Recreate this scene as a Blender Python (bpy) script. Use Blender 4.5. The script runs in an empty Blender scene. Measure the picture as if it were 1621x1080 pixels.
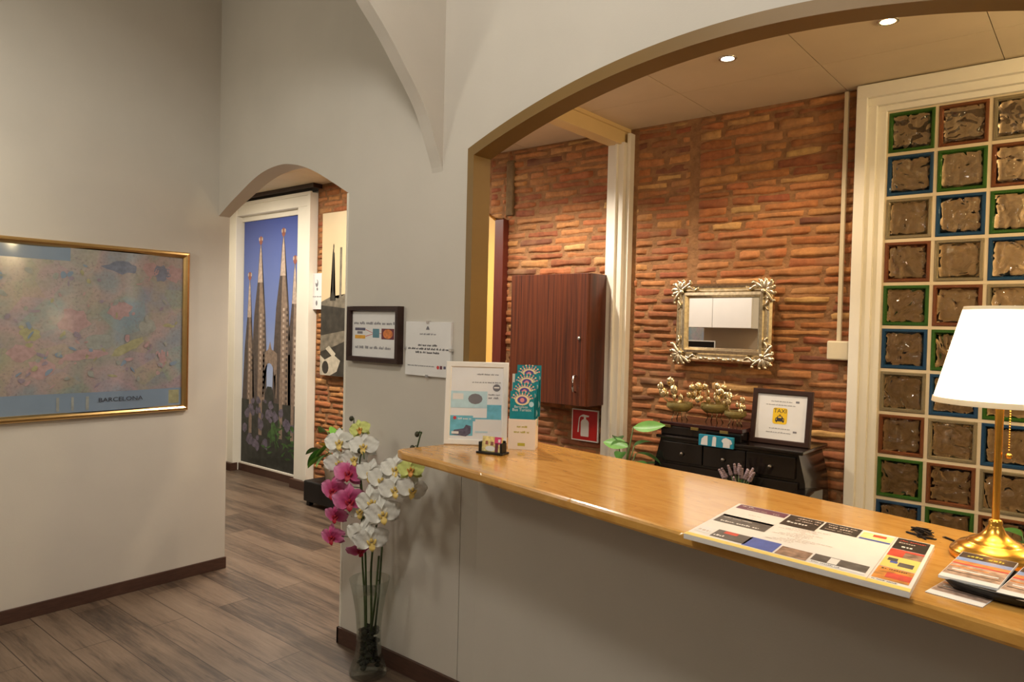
import bpy, bmesh, math, random
from mathutils import Vector, Matrix, noise
random.seed(7)
PI = math.pi
scn = bpy.context.scene
COL = scn.collection

# ------------------------------------------------------------------ camera
cam_d = bpy.data.cameras.new('camera')
cam = bpy.data.objects.new('camera', cam_d)
COL.objects.link(cam)
cam_d.sensor_fit = 'HORIZONTAL'
cam_d.sensor_width = 36.0
cam_d.lens = 1140.6 / 1621 * 36.0
cam_d.clip_start = 0.02
def cam_matrix(yaw, p, r, loc):
    fw = Vector((-math.sin(yaw) * math.cos(p), math.cos(yaw) * math.cos(p), math.sin(p)))
    rt = Vector((math.cos(yaw), math.sin(yaw), 0)); up = rt.cross(fw)
    r2 = rt * math.cos(r) + up * math.sin(r); u2 = -rt * math.sin(r) + up * math.cos(r)
    return Matrix(((r2.x, u2.x, -fw.x, loc[0]), (r2.y, u2.y, -fw.y, loc[1]), (r2.z, u2.z, -fw.z, loc[2]), (0, 0, 0, 1)))
cam.matrix_world = cam_matrix(0.691652, -0.0215653, 0.0240113, (0, 0, 1.6))
scn.camera = cam

# ------------------------------------------------------------------ world, exposure, large lights
w = bpy.data.worlds.new('world'); scn.world = w; w.use_nodes = True
w.node_tree.nodes['Background'].inputs[0].default_value = (0.5, 0.42, 0.33, 1)
w.node_tree.nodes['Background'].inputs[1].default_value = 0.05
scn.view_settings.view_transform = 'Standard'
scn.view_settings.look = 'None'
scn.view_settings.gamma = 1
scn.view_settings.exposure = 0.0
scn.view_settings.use_curve_mapping = False

def lamp_light(kind, name, loc, energy, color, size=0.1, rot=(0, 0, 0), spot=None, blend=0.6, parent=None):
    d = bpy.data.lights.new(name, kind); d.energy = energy; d.color = color
    if kind == 'AREA':
        d.shape = 'DISK'; d.size = size
    else:
        d.shadow_soft_size = size
    if spot: d.spot_size = spot; d.spot_blend = blend
    o = bpy.data.objects.new(name, d); COL.objects.link(o)
    o.location = loc; o.rotation_euler = rot
    if parent: o.parent = parent
    return o
WARM = (1.0, 0.80, 0.58); WARMER = (1.0, 0.70, 0.42); NEUT = (1.0, 0.975, 0.91)
# front room: a ceiling lamp out of view and two added lights without fixtures
lamp_light('POINT', 'ceiling_lamp_light', (-1.2, 0.2, 3.5), 92, (1.0, 0.965, 0.88), 0.18)
lamp_light('POINT', 'low_front_light', (0.5, 1.15, 2.15), 15, NEUT, 0.15)  # unseen light added low to reach the white post and arch face
lamp_light('POINT', 'left_bay_fill', (-3.6, 0.3, 2.25), 30, (1.0, 0.95, 0.80), 0.15)  # unseen fill added beside the left wall, placed to suit wall brightness
# passage
lamp_light('AREA', 'passage_light', (-4.7, 3.0, 2.84), 72, (1.0, 0.9, 0.77), 0.5)
lamp_light('AREA', 'passage_light', (-6.3, 3.1, 2.84), 26, (1.0, 0.9, 0.72), 0.4)
# room behind the glass blocks
lamp_light('POINT', 'back_room_light', (0.9, 4.7, 2.6), 100, (1.0, 0.95, 0.88), 0.1)

# ------------------------------------------------------------------ helpers: colours and materials
def lin(c):
    o = []
    for v in c:
        v /= 255.0
        o.append(v / 12.92 if v <= 0.04045 else ((v + 0.055) / 1.055) ** 2.4)
    return o
def rgba(c): return (*lin(c), 1.0)
class NT:
    def __init__(s, name):
        s.m = bpy.data.materials.new(name); s.m.use_nodes = True
        s.t = s.m.node_tree; s.p = s.t.nodes['Principled BSDF']
    def n(s, typ, **kw):
        nd = s.t.nodes.new('ShaderNode' + typ)
        for k, v in kw.items():
            if k.startswith('_'): setattr(nd, k[1:], v)
            else:
                nd.inputs[k.replace('__', ' ')].default_value = v
        return nd
    def l(s, a, ao, b, bi): s.t.links.new(a.outputs[ao], b.inputs[bi])
    def coords(s, scale=(1, 1, 1), rot=(0, 0, 0), kind='Object'):
        tc = s.n('TexCoord'); mp = s.n('Mapping'); mp.inputs['Scale'].default_value = scale; mp.inputs['Rotation'].default_value = rot
        s.l(tc, kind, mp, 'Vector'); return mp
    def mix(s, fac, c1, c2, blend='MIX'):
        m = s.n('Mix', _data_type='RGBA', _blend_type=blend)
        for idx, v in ((0, fac), (6, c1), (7, c2)):
            if isinstance(v, tuple) and len(v) == 2 and hasattr(v[0], 'outputs'):
                s.t.links.new(v[0].outputs[v[1]], m.inputs[idx])
            else: m.inputs[idx].default_value = v
        return (m, 2)
    def to(s, src, inp): s.t.links.new(src[0].outputs[src[1]], s.p.inputs[inp])
    def ramp(s, src, stops):
        r = s.n('ValToRGB'); e = r.color_ramp.elements
        while len(e) < len(stops): e.new(0.5)
        for i, (p, c) in enumerate(stops): e[i].position = p; e[i].color = c
        s.t.links.new(src[0].outputs[src[1]], r.inputs[0]); return (r, 0)
    def bump(s, src, strength, dist=0.01):
        b = s.n('Bump'); b.inputs['Strength'].default_value = strength; b.inputs['Distance'].default_value = dist
        s.t.links.new(src[0].outputs[src[1]], b.inputs['Height']); s.l(b, 'Normal', s.p, 'Normal')
MC = {}
def mat(name, col, rough=0.5, metal=0.0, var=0.08, scale=12, stretch=(1, 1, 1), bump=0.0, trans=0.0, ior=1.45, coat=0.0, bscale=None, alpha=None, spec=None, sss=0, bdist=0.01):
    if name in MC: return MC[name]
    s = NT(name); mp = s.coords(stretch)
    nz = s.n('TexNoise', Scale=scale, Detail=4.0); s.l(mp, 0, nz, 'Vector')
    c = lin(col)
    lo = tuple(max(0, v * (1 - var)) for v in c) + (1,); hi = tuple(min(1, v * (1 + var)) for v in c) + (1,)
    s.to(s.ramp((nz, 0), [(0.3, lo), (0.7, hi)]), 'Base Color')
    s.p.inputs['Roughness'].default_value = rough; s.p.inputs['Metallic'].default_value = metal
    s.p.inputs['Transmission Weight'].default_value = trans; s.p.inputs['IOR'].default_value = ior
    s.p.inputs['Coat Weight'].default_value = coat; s.p.inputs['Coat Roughness'].default_value = 0.08
    if spec is not None: s.p.inputs['Specular IOR Level'].default_value = spec
    if bump:
        n2 = s.n('TexNoise', Scale=bscale or scale * 4, Detail=5.0); s.l(mp, 0, n2, 'Vector'); s.bump((n2, 0), bump, bdist)
    MC[name] = s.m; return s.m
def emit(name, col, strength):
    if name in MC: return MC[name]
    s = NT(name); s.p.inputs['Base Color'].default_value = rgba(col)
    s.p.inputs['Emission Color'].default_value = rgba(col); s.p.inputs['Emission Strength'].default_value = strength
    MC[name] = s.m; return s.m

PLASTER = mat('plaster', (200, 193, 182), 0.75, var=0.03, scale=3, bump=0.12, bscale=180, bdist=0.003)
CEIL = mat('ceiling_panel', (216, 198, 168), 0.7, var=0.03, scale=5)
GROOVE = mat('ceiling_joint', (95, 78, 58), 0.8)
BASE = mat('baseboard_wood', (74, 50, 40), 0.45, var=0.18, scale=6, stretch=(3, 3, 20))
WHITEP = mat('white_paint', (230, 224, 210), 0.42, var=0.03, scale=4)
GOLDP = mat('ochre_paint', (122, 93, 46), 0.5, var=0.05, scale=4)
YELP = mat('yellow_paint', (226, 178, 92), 0.5, var=0.04, scale=3)
CREAM = mat('cream_paint', (224, 196, 140), 0.5, var=0.04, scale=3)
REDWOOD = mat('red_brown_wood', (92, 38, 26), 0.4, var=0.15, scale=8, stretch=(14, 14, 1))
GOLDFR = mat('champagne_metal', (214, 176, 116), 0.28, metal=1.0, var=0.06, scale=20)
BRASS = mat('brass', (226, 168, 72), 0.24, metal=1.0, var=0.06, scale=25)
OLDSILVER = mat('antique_silver_gilt', (222, 208, 178), 0.26, metal=1.0, var=0.22, scale=60, bump=0.2, bscale=90, bdist=0.004)
GILT = mat('gilded_metal', (240, 222, 178), 0.14, metal=1.0, var=0.08, scale=40)
STEEL = mat('chrome', (220, 220, 222), 0.15, metal=1.0, var=0.03)
MIRROR = mat('mirror_glass', (236, 238, 236), 0.012, metal=1.0, var=0.0)
DARKWOOD = mat('dark_brown_wood', (50, 29, 22), 0.38, var=0.15, scale=10, stretch=(3, 3, 3))
BLACKLAC = mat('black_lacquer', (20, 15, 14), 0.16, var=0.2, scale=6, coat=0.4)
BLACKPL = mat('black_plastic', (17, 17, 18), 0.35, var=0.1)
BLACKLEA = mat('black_leatherette', (20, 18, 18), 0.5, var=0.2, scale=30, bump=0.15, bscale=200)
PAPER = mat('white_paper', (224, 222, 220), 0.6, var=0.02)
INK = mat('grey_ink', (120, 118, 124), 0.7)
INKD = mat('dark_ink', (48, 46, 54), 0.7)
RED = mat('sign_red', (186, 24, 22), 0.4, var=0.05)
SAPELE_S = NT('striped_sapele')
def _sapele():
    s = SAPELE_S; mp = s.coords((38, 8, 0.7)); nz = s.n('TexNoise', Scale=2.2, Detail=6.0, Distortion=0.4); s.l(mp, 0, nz, 'Vector')
    s.to(s.ramp((nz, 0), [(0.28, rgba((42, 17, 8))), (0.45, rgba((80, 36, 17))), (0.6, rgba((100, 47, 22))), (0.75, rgba((60, 25, 11)))]), 'Base Color')
    s.p.inputs['Roughness'].default_value = 0.35; s.bump((nz, 0), 0.05, 0.002)
_sapele(); SAPELE = SAPELE_S.m
def _floor():
    s = NT('laminate_planks'); mp = s.coords((1, 1, 1))
    br = s.n('TexBrick', Scale=1.0); s.l(mp, 0, br, 'Vector')
    br.inputs['Color1'].default_value = (0.35, 0.35, 0.35, 1); br.inputs['Color2'].default_value = (0.75, 0.75, 0.75, 1); br.inputs['Mortar'].default_value = (0.12, 0.12, 0.12, 1)
    br.inputs['Mortar Size'].default_value = 0.0025; br.inputs['Brick Width'].default_value = 1.25; br.inputs['Row Height'].default_value = 0.185
    br.offset = 0.37
    m2 = s.coords((0.55, 6.5, 1)); n1 = s.n('TexNoise', Scale=1.6, Detail=5.0, Roughness=0.6, Distortion=0.3); s.l(m2, 0, n1, 'Vector')
    m3 = s.coords((3, 42, 1)); n2 = s.n('TexNoise', Scale=2.0, Detail=6.0, Roughness=0.65, Distortion=0.6); s.l(m3, 0, n2, 'Vector')
    a = s.mix(0.62, (br, 0), (n1, 0)); a = s.mix(0.30, a, (n2, 0))
    c = s.ramp(a, [(0.36, rgba((44, 34, 28))), (0.46, rgba((76, 62, 51))), (0.55, rgba((108, 90, 74))), (0.68, rgba((124, 106, 89)))])
    c = s.mix((br, 1), c, rgba((58, 44, 36)))
    s.to(c, 'Base Color'); s.p.inputs['Roughness'].default_value = 0.42; s.bump((n2, 0), 0.08, 0.003)
    return s.m
FLOORM = _floor()
def _counter():
    s = NT('varnished_honey_wood'); mp = s.coords((3.0, 15, 8)); n1 = s.n('TexNoise', Scale=1.6, Detail=8.0, Roughness=0.66, Distortion=1.4); s.l(mp, 0, n1, 'Vector')
    m2 = s.coords((1, 1, 1)); br = s.n('TexBrick', Scale=1.0); s.l(m2, 0, br, 'Vector')
    br.inputs['Color1'].default_value = (0.42, 0.42, 0.42, 1); br.inputs['Color2'].default_value = (0.6, 0.6, 0.6, 1); br.inputs['Mortar'].default_value = (0.45, 0.45, 0.45, 1)
    br.inputs['Mortar Size'].default_value = 0.0005; br.inputs['Brick Width'].default_value = 0.62; br.inputs['Row Height'].default_value = 0.062
    a = s.mix(0.35, (n1, 0), (br, 0))
    c = s.ramp(a, [(0.25, rgba((168, 112, 46))), (0.44, rgba((194, 140, 64))), (0.56, rgba((208, 156, 78))), (0.75, rgba((186, 130, 58)))])
    m3 = s.coords((9, 60, 8)); n3 = s.n('TexNoise', Scale=2.2, Detail=2.0); s.l(m3, 0, n3, 'Vector')
    k = s.ramp((n3, 0), [(0.70, (0, 0, 0, 1)), (0.80, (1, 1, 1, 1))])
    c = s.mix(k, c, rgba((112, 60, 18)))
    s.to(c, 'Base Color'); s.p.inputs['Roughness'].default_value = 0.2; s.p.inputs['Coat Weight'].default_value = 0.5; s.p.inputs['Coat Roughness'].default_value = 0.07
    n4 = s.n('TexNoise', Scale=14.0, Detail=2.0); s.l(m2, 0, n4, 'Vector'); s.bump((n4, 0), 0.04, 0.004)
    return s.m
COUNTER = _counter()
def _brick():
    s = NT('old_brick'); at = s.n('Attribute'); at.attribute_name = 'tone'
    mp = s.coords((1, 1, 1)); n1 = s.n('TexNoise', Scale=26.0, Detail=6.0, Roughness=0.7); s.l(mp, 0, n1, 'Vector')
    n2 = s.n('TexNoise', Scale=5.0, Detail=4.0); s.l(mp, 0, n2, 'Vector')
    k = s.ramp((n1, 0), [(0.25, (0.62, 0.6, 0.58, 1)), (0.7, (1.15, 1.15, 1.12, 1))])
    c = s.mix(1.0, (at, 0), k, 'MULTIPLY')
    k2 = s.ramp((n2, 0), [(0.52, (0, 0, 0, 1)), (0.72, (0.55, 0.55, 0.55, 1))])
    c = s.mix(k2, c, rgba((158, 122, 84)))
    s.to(c, 'Base Color'); s.p.inputs['Roughness'].default_value = 0.82; s.bump((n1, 0), 0.55, 0.006)
    return s.m
BRICKM = _brick()
MORTAR = mat('lime_mortar', (146, 106, 70), 0.95, var=0.25, scale=18, bump=0.7, bscale=60)

# ------------------------------------------------------------------ helpers: mesh building
class B:
    """collects shapes into one mesh"""
    def __init__(s): s.bm = bmesh.new(); s.mats = []
    def mi(s, m):
        if m not in s.mats: s.mats.append(m)
        return s.mats.index(m)
    def box(s, a, b, m, bev=0.0, seg=2, M=None):
        i = s.mi(m); t = bmesh.new(); bmesh.ops.create_cube(t, size=1)
        for v in t.verts:
            v.co = Vector([(a[k] + b[k]) / 2 + v.co[k] * (b[k] - a[k]) for k in range(3)])
        if bev: bmesh.ops.bevel(t, geom=t.edges[:], offset=bev, segments=seg, affect='EDGES', profile=0.5)
        s._merge(t, i, M, smooth=False); return s
    def _merge(s, t, i, M=None, smooth=False):
        if M is not None: bmesh.ops.transform(t, matrix=M, verts=t.verts[:])
        me = bpy.data.meshes.new('tmp'); t.to_mesh(me); t.free()
        n = len(s.bm.faces); s.bm.from_mesh(me); bpy.data.meshes.remove(me)
        s.bm.faces.ensure_lookup_table()
        for f in s.bm.faces[n:]: f.material_index = i; f.smooth = smooth
    def poly(s, pts, m):
        f = s.bm.faces.new([s.bm.verts.new(p) for p in pts]); f.material_index = s.mi(m); return f
    def prism(s, pts, d0, d1, m, axis='y', bev=0, M=None):
        """closed 2D outline extruded along an axis; pts are the two other coordinates in xyz order"""
        t = bmesh.new()
        def P(p, d): return {'y': (p[0], d, p[1]), 'x': (d, p[0], p[1]), 'z': (p[0], p[1], d)}[axis]
        va = [t.verts.new(P(p, d0)) for p in pts]; vb = [t.verts.new(P(p, d1)) for p in pts]
        n = len(pts)
        fa = t.faces.new(va); fb = t.faces.new(vb[::-1])
        for k in range(n): t.faces.new((va[k], vb[k], vb[(k + 1) % n], va[(k + 1) % n]))
        bmesh.ops.recalc_face_normals(t, faces=t.faces[:])
        if bev: bmesh.ops.bevel(t, geom=t.edges[:], offset=bev, segments=2, affect='EDGES', profile=0.5)
        big = [f for f in t.faces if len(f.verts) > 4]
        if big: bmesh.ops.triangulate(t, faces=big)
        s._merge(t, s.mi(m), M); return s
    def lathe(s, prof, m, n=32, c=(0, 0, 0), M=None):
        t = bmesh.new(); rings = []
        for r, z in prof:
            if r < 1e-6: rings.append([t.verts.new((c[0], c[1], c[2] + z))])
            else: rings.append([t.verts.new((c[0] + r * math.cos(2 * PI * k / n), c[1] + r * math.sin(2 * PI * k / n), c[2] + z)) for k in range(n)])
        for a, b in zip(rings, rings[1:]):
            for k in range(n):
                k2 = (k + 1) % n
                if len(a) == 1 and len(b) == 1: continue
                if len(a) == 1: t.faces.new((a[0], b[k], b[k2]))
                elif len(b) == 1: t.faces.new((a[k], b[0], a[k2]))
                else: t.faces.new((a[k], b[k], b[k2], a[k2]))
        bmesh.ops.recalc_face_normals(t, faces=t.faces[:])
        s._merge(t, s.mi(m), M, True); return s
    def tube(s, pts, r, m, n=8, M=None):
        t = bmesh.new(); pts = [Vector(p) for p in pts]; rings = []
        rr = r if isinstance(r, (list, tuple)) else [r] * len(pts)
        up = Vector((0, 0, 1))
        for i, p in enumerate(pts):
            d = (pts[min(i + 1, len(pts) - 1)] - pts[max(i - 1, 0)]).normalized()
            a = d.cross(up)
            if a.length < 0.05: a = d.cross(Vector((1, 0, 0)))
            a.normalize(); b = d.cross(a)
            rings.append([t.verts.new(p + (a * math.cos(2 * PI * k / n) + b * math.sin(2 * PI * k / n)) * rr[i]) for k in range(n)])
        for a, b in zip(rings, rings[1:]):
            for k in range(n): t.faces.new((a[k], a[(k + 1) % n], b[(k + 1) % n], b[k]))
        t.faces.new(rings[0]); t.faces.new(rings[-1][::-1])
        bmesh.ops.recalc_face_normals(t, faces=t.faces[:])
        s._merge(t, s.mi(m), M, True); return s
    def ball(s, c, r, m, sc=(1, 1, 1), u=16, v=10, M=None):
        t = bmesh.new(); bmesh.ops.create_uvsphere(t, u_segments=u, v_segments=v, radius=r)
        for q in t.verts: q.co = Vector((q.co.x * sc[0], q.co.y * sc[1], q.co.z * sc[2]))
        if M is not None: bmesh.ops.transform(t, matrix=M, verts=t.verts[:])
        bmesh.ops.translate(t, verts=t.verts[:], vec=c)
        s._merge(t, s.mi(m), None, True); return s
    def ring(s, w, h, prof, m, M=None):
        """mitred rectangular frame in the XZ plane, centred; prof = [(inset, depth towards the viewer)]"""
        t = bmesh.new(); R = []
        for ins, d in prof:
            x, z = w / 2 - ins, h / 2 - ins
            R.append([t.verts.new(p) for p in ((-x, -d, -z), (x, -d, -z), (x, -d, z), (-x, -d, z))])
        for a, b in zip(R, R[1:]):
            for k in range(4): t.faces.new((a[k], a[(k + 1) % 4], b[(k + 1) % 4], b[k]))
        s._merge(t, s.mi(m), M); return s
    def grid(s, fn, nu, nv, m, smooth=True, M=None):
        t = bmesh.new(); V = [[t.verts.new(fn(i / nu, j / nv)) for j in range(nv + 1)] for i in range(nu + 1)]
        for i in range(nu):
            for j in range(nv): t.faces.new((V[i][j], V[i + 1][j], V[i + 1][j + 1], V[i][j + 1]))
        s._merge(t, s.mi(m), M, smooth); return s
    def text(s, body, size, pos, m, plane='xz', align='CENTER', rz=0.0, sx=1.0):
        cu = bpy.data.curves.new('t', 'FONT'); cu.body = body; cu.size = size; cu.align_x = align; cu.resolution_u = 3
        ob = bpy.data.objects.new('t', cu); COL.objects.link(ob)
        dg = bpy.context.evaluated_depsgraph_get(); me = bpy.data.meshes.new_from_object(ob.evaluated_get(dg))
        bpy.data.objects.remove(ob); bpy.data.curves.remove(cu)
        t = bmesh.new(); t.from_mesh(me); bpy.data.meshes.remove(me)
        for v in t.verts:
            x, y = v.co.x * sx, v.co.y
            x, y = x * math.cos(rz) - y * math.sin(rz), x * math.sin(rz) + y * math.cos(rz)
            v.co = Vector((pos[0] + x, pos[1], pos[2] + y)) if plane == 'xz' else Vector((pos[0] + x, pos[1] + y, pos[2]))
        s._merge(t, s.mi(m)); return s
    # flat printed areas on a sheet standing in the XZ plane (front towards -Y)
    def rect(s, x0, z0, x1, z1, y, m): s.poly([(x0, y, z0), (x1, y, z0), (x1, y, z1), (x0, y, z1)], m); return s
    def area(s, pts, y, m):
        f = s.poly([(p[0], y, p[1]) for p in pts], m)
        if f.normal.y > 0: f.normal_flip()
        bmesh.ops.triangulate(s.bm, faces=[f]); return s
    def disc(s, x, z, rx, rz, y, m, n=24): return s.area([(x + rx * math.cos(2 * PI * k / n), z + rz * math.sin(2 * PI * k / n)) for k in range(n)], y, m)
    def lines(s, x0, x1, z, h, y, m, rng, flat=None):
        """a line of print too small to read"""
        x = x0
        while x < x1 - h * 0.6:
            wd = min(x1 - x, h * rng.uniform(1.2, 4.5)); k = x
            while k < x + wd:
                cw = h * rng.uniform(0.25, 0.6); zz = z + h * rng.choice((0, 0, 0.1)); hh = h * rng.choice((0.7, 0.7, 1.0))
                a = (k, zz); b = (min(k + cw, x + wd), zz + hh)
                if flat is None: s.rect(a[0], a[1], b[0], b[1], y, m)
                else: s.poly([(a[0], a[1], flat), (b[0], a[1], flat), (b[0], b[1], flat), (a[0], b[1], flat)], m)
                k += cw + h * 0.18
            x += wd + h * 0.7
        return s
    def build(s, name, parent=None, label=None):
        me = bpy.data.meshes.new(name)
        bmesh.ops.recalc_face_normals(s.bm, faces=[]) if False else None
        s.bm.to_mesh(me); s.bm.free()
        for m in s.mats: me.materials.append(m)
        o = bpy.data.objects.new(name, me); COL.objects.link(o)
        if parent: o.parent = parent
        if label: o['label'] = label
        return o
def thing(name, label, cat, loc=(0, 0, 0), rz=0.0, group=None, rx=0.0):
    o = bpy.data.objects.new(name, None); COL.objects.link(o); o.empty_display_size = 0.05
    o.location = loc; o.rotation_euler = (rx, 0, rz); o['label'] = label; o['category'] = cat
    if group: o['group'] = group
    return o
def tag(o, label, cat, group=None, loc=None, rz=None):
    o['label'] = label; o['category'] = cat
    if group: o['group'] = group
    if loc: o.location = loc
    if rz is not None: o.rotation_euler = (0, 0, rz)
    return o
def struct(o, label=None):
    o['kind'] = 'structure'
    if label: o['label'] = label
    return o
def Rz(a): return Matrix.Rotation(a, 4, 'Z')
def Rx(a): return Matrix.Rotation(a, 4, 'X')
def Ry(a): return Matrix.Rotation(a, 4, 'Y')
def T(x, y, z): return Matrix.Translation((x, y, z))

# ================================================================== SETTING
XL, YW, YB, ZC, ZF = -4.33, 2.217, 4.05, 2.875, 3.75
XR, YF = 2.6, -2.6
struct(B().box((-7.3, YF - 0.1, -0.1), (XR + 0.1, 5.1, 0), FLOORM).build('floor'))
struct(B().box((-4.5, YF - 0.1, ZF), (XR + 0.1, YW + 0.1, ZF + 0.1), PLASTER).build('ceiling'))
# reception / passage ceiling of panels with open joints
b = B(); b.box((-7.3, YW + 0.12, ZC + 0.012), (XR + 0.1, 5.1, ZC + 0.1), GROOVE)
xs = [-7.3, -6.2, -5.45, -4.72, -3.99, -3.26, -2.53, -1.83, -1.1, -0.41, 0.32, 1.05, 1.8, XR + 0.1]
for x0, x1 in zip(xs, xs[1:]):
    for y0, y1 in ((YW + 0.105, 2.91), (2.91, 3.58), (3.58, YB + 0.01)):
        b.box((x0 + 0.0018, y0 + 0.0018, ZC), (x1 - 0.0018, y1 - 0.0018, ZC + 0.0125), CEIL)
struct(b.build('ceiling_reception'))

# left wall with the map; its end is the jamb of the small arch
struct(B().box((XL - 0.12, YF, 0), (XL, 2.385, ZF), PLASTER).build('wall_left'))
struct(B().box((XL - 0.001, YF, 0), (XL + 0.012, 2.39, 0.072), BASE, 0.002).build('baseboard_left'))

# wall with the small arch and the counter opening
def yfront(x): return YW if x >= -2.9 else YW + (-2.9 - x) * 0.066
small = [(-4.33, 2.243), (-4.188, 2.305), (-4.048, 2.359), (-3.917, 2.408), (-3.794, 2.442), (-3.671, 2.459), (-3.553, 2.461), (-3.463, 2.45), (-3.353, 2.426), (-3.226, 2.382), (-3.126, 2.339), (-3.026, 2.292), (-2.9, 2.231)]
def smooth_curve(pts, sub=3):
    out = []
    for i in range(len(pts) - 1):
        p0 = pts[max(i - 1, 0)]; p1 = pts[i]; p2 = pts[i + 1]; p3 = pts[min(i + 2, len(pts) - 1)]
        for k in range(sub):
            t = k / sub
            out.append(tuple(0.5 * ((2 * p1[j]) + (-p0[j] + p2[j]) * t + (2 * p0[j] - 5 * p1[j] + 4 * p2[j] - p3[j]) * t * t + (-p0[j] + 3 * p1[j] - 3 * p2[j] + p3[j]) * t ** 3) for j in (0, 1)))
    out.append(pts[-1]); return out
small = smooth_curve(small)
def za_out(x): return 2.592 - 0.18 * (x + 0.91) ** 2
def za_in(x): return 2.546 - 0.176 * (x + 0.90) ** 2
XO0, XO1 = -2.098, 0.278
outer = [(XO0 + (XO1 - XO0) * k / 40, za_out(XO0 + (XO1 - XO0) * k / 40)) for k in range(41)]
b = B()
for (xa, za), (xb, zb) in zip(small, small[1:]):       # strips above the small arch
    b.prism([(xa, za), (xb, zb), (xb, ZF), (xa, ZF)], 0, 1, PLASTER)
for v in b.bm.verts: v.co.y = yfront(v.co.x) if v.co.y < 0.5 else 2.385
b2 = B(); b2.prism([(-2.9, 0), (XO0, 0)] + outer + [(XO1, 0), (XR, 0), (XR, ZF), (-2.9, ZF)], YW, YW + 0.1, PLASTER)
me = bpy.data.meshes.new('tmp'); b2.bm.to_mesh(me); b.bm.from_mesh(me); bpy.data.meshes.remove(me); b2.bm.free()
b.box((-2.9, YW + 0.1, 0), (-2.35, 2.385, ZF), PLASTER)
bmesh.ops.remove_doubles(b.bm, verts=b.bm.verts[:], dist=0.0005)
struct(b.build('wall_back'))
# pale corner bead on the right jamb of the small arch
b = B(); b.box((-2.912, YW - 0.003, 0.075), (-2.897, YW + 0.02, 2.232), WHITEP, 0.003); struct(b.build('trim_1'))
b = B(); b.box((-2.915, YW - 0.014, 0), (-1.992, YW + 0.001, 0.08), BASE, 0.002); b.box((-2.915, YW - 0.014, 0), (-2.9, 2.39, 0.08), BASE, 0.002)
struct(b.build('baseboard_back'))
# ochre lining of the counter opening
inner = [(XO0 + 0.034 + (XO1 - XO0 - 0.068) * k / 40, 0) for k in range(41)]
inner = [(x, za_in(x)) for x, _ in inner]
b = B()
for k in range(40):
    b.prism([outer[k], outer[k + 1], inner[k + 1], inner[k]], YW - 0.004, YW + 0.102, GOLDP)
b.prism([(XO0, 1.0), outer[0], inner[0], (inner[0][0], 1.0)], YW - 0.004, YW + 0.102, GOLDP)
b.prism([(XO1, 1.0), outer[-1], inner[-1], (inner[-1][0], 1.0)], YW - 0.004, YW + 0.102, GOLDP)
bmesh.ops.remove_doubles(b.bm, verts=b.bm.verts[:], dist=0.0005)
struct(b.build('trim_2'))

# transverse arch across the front room
def ay(z):
    u = min(1, max(0, (z - 2.1) / 1.33)); return -0.17 + 2.4 * math.sqrt(max(0, 1 - u * u))
prof = [(2.225, 2.19)]
prof = [(2.229, 2.193), (2.212, 2.281), (2.176, 2.364), (2.12, 2.486), (2.058, 2.572), (1.987, 2.653), (1.901, 2.75), (1.797, 2.847)]
prof = smooth_curve(prof, 3)
zz = 2.90
while zz < 3.42: prof.append((ay(zz) + 0.0, zz)); zz += 0.05
for k in range(1, 12): prof.append((0.45 - k * 0.11 - 0.0, 3.43 - 0.0 * k))
prof = [p for i, p in enumerate(prof) if i == 0 or p[0] < prof[i - 1][0] - 1e-4]
mir = [(-0.34 - y, z) for y, z in prof[::-1] if -0.34 - y < prof[-1][0] - 0.01]
full = prof + mir
b = B()
for (ya, za), (yb, zb) in zip(full, full[1:]):
    b.prism([(ya, za), (yb, zb), (yb, ZF), (ya, ZF)], -2.315, -2.25, PLASTER, axis='x')
bmesh.ops.remove_doubles(b.bm, verts=b.bm.verts[:], dist=0.0005)
b.box((-2.315, YF, 0), (-2.25, full[-1][0] + 0.001, ZF), PLASTER)
struct(b.build('wall_arch'))
struct(B().box((XR, YF, 0), (XR + 0.1, 5.1, ZF), PLASTER).build('wall_right'))
struct(B().box((-4.45, YF - 0.1, 0), (XR + 0.1, YF, ZF), PLASTER).build('wall_front'))

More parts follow.
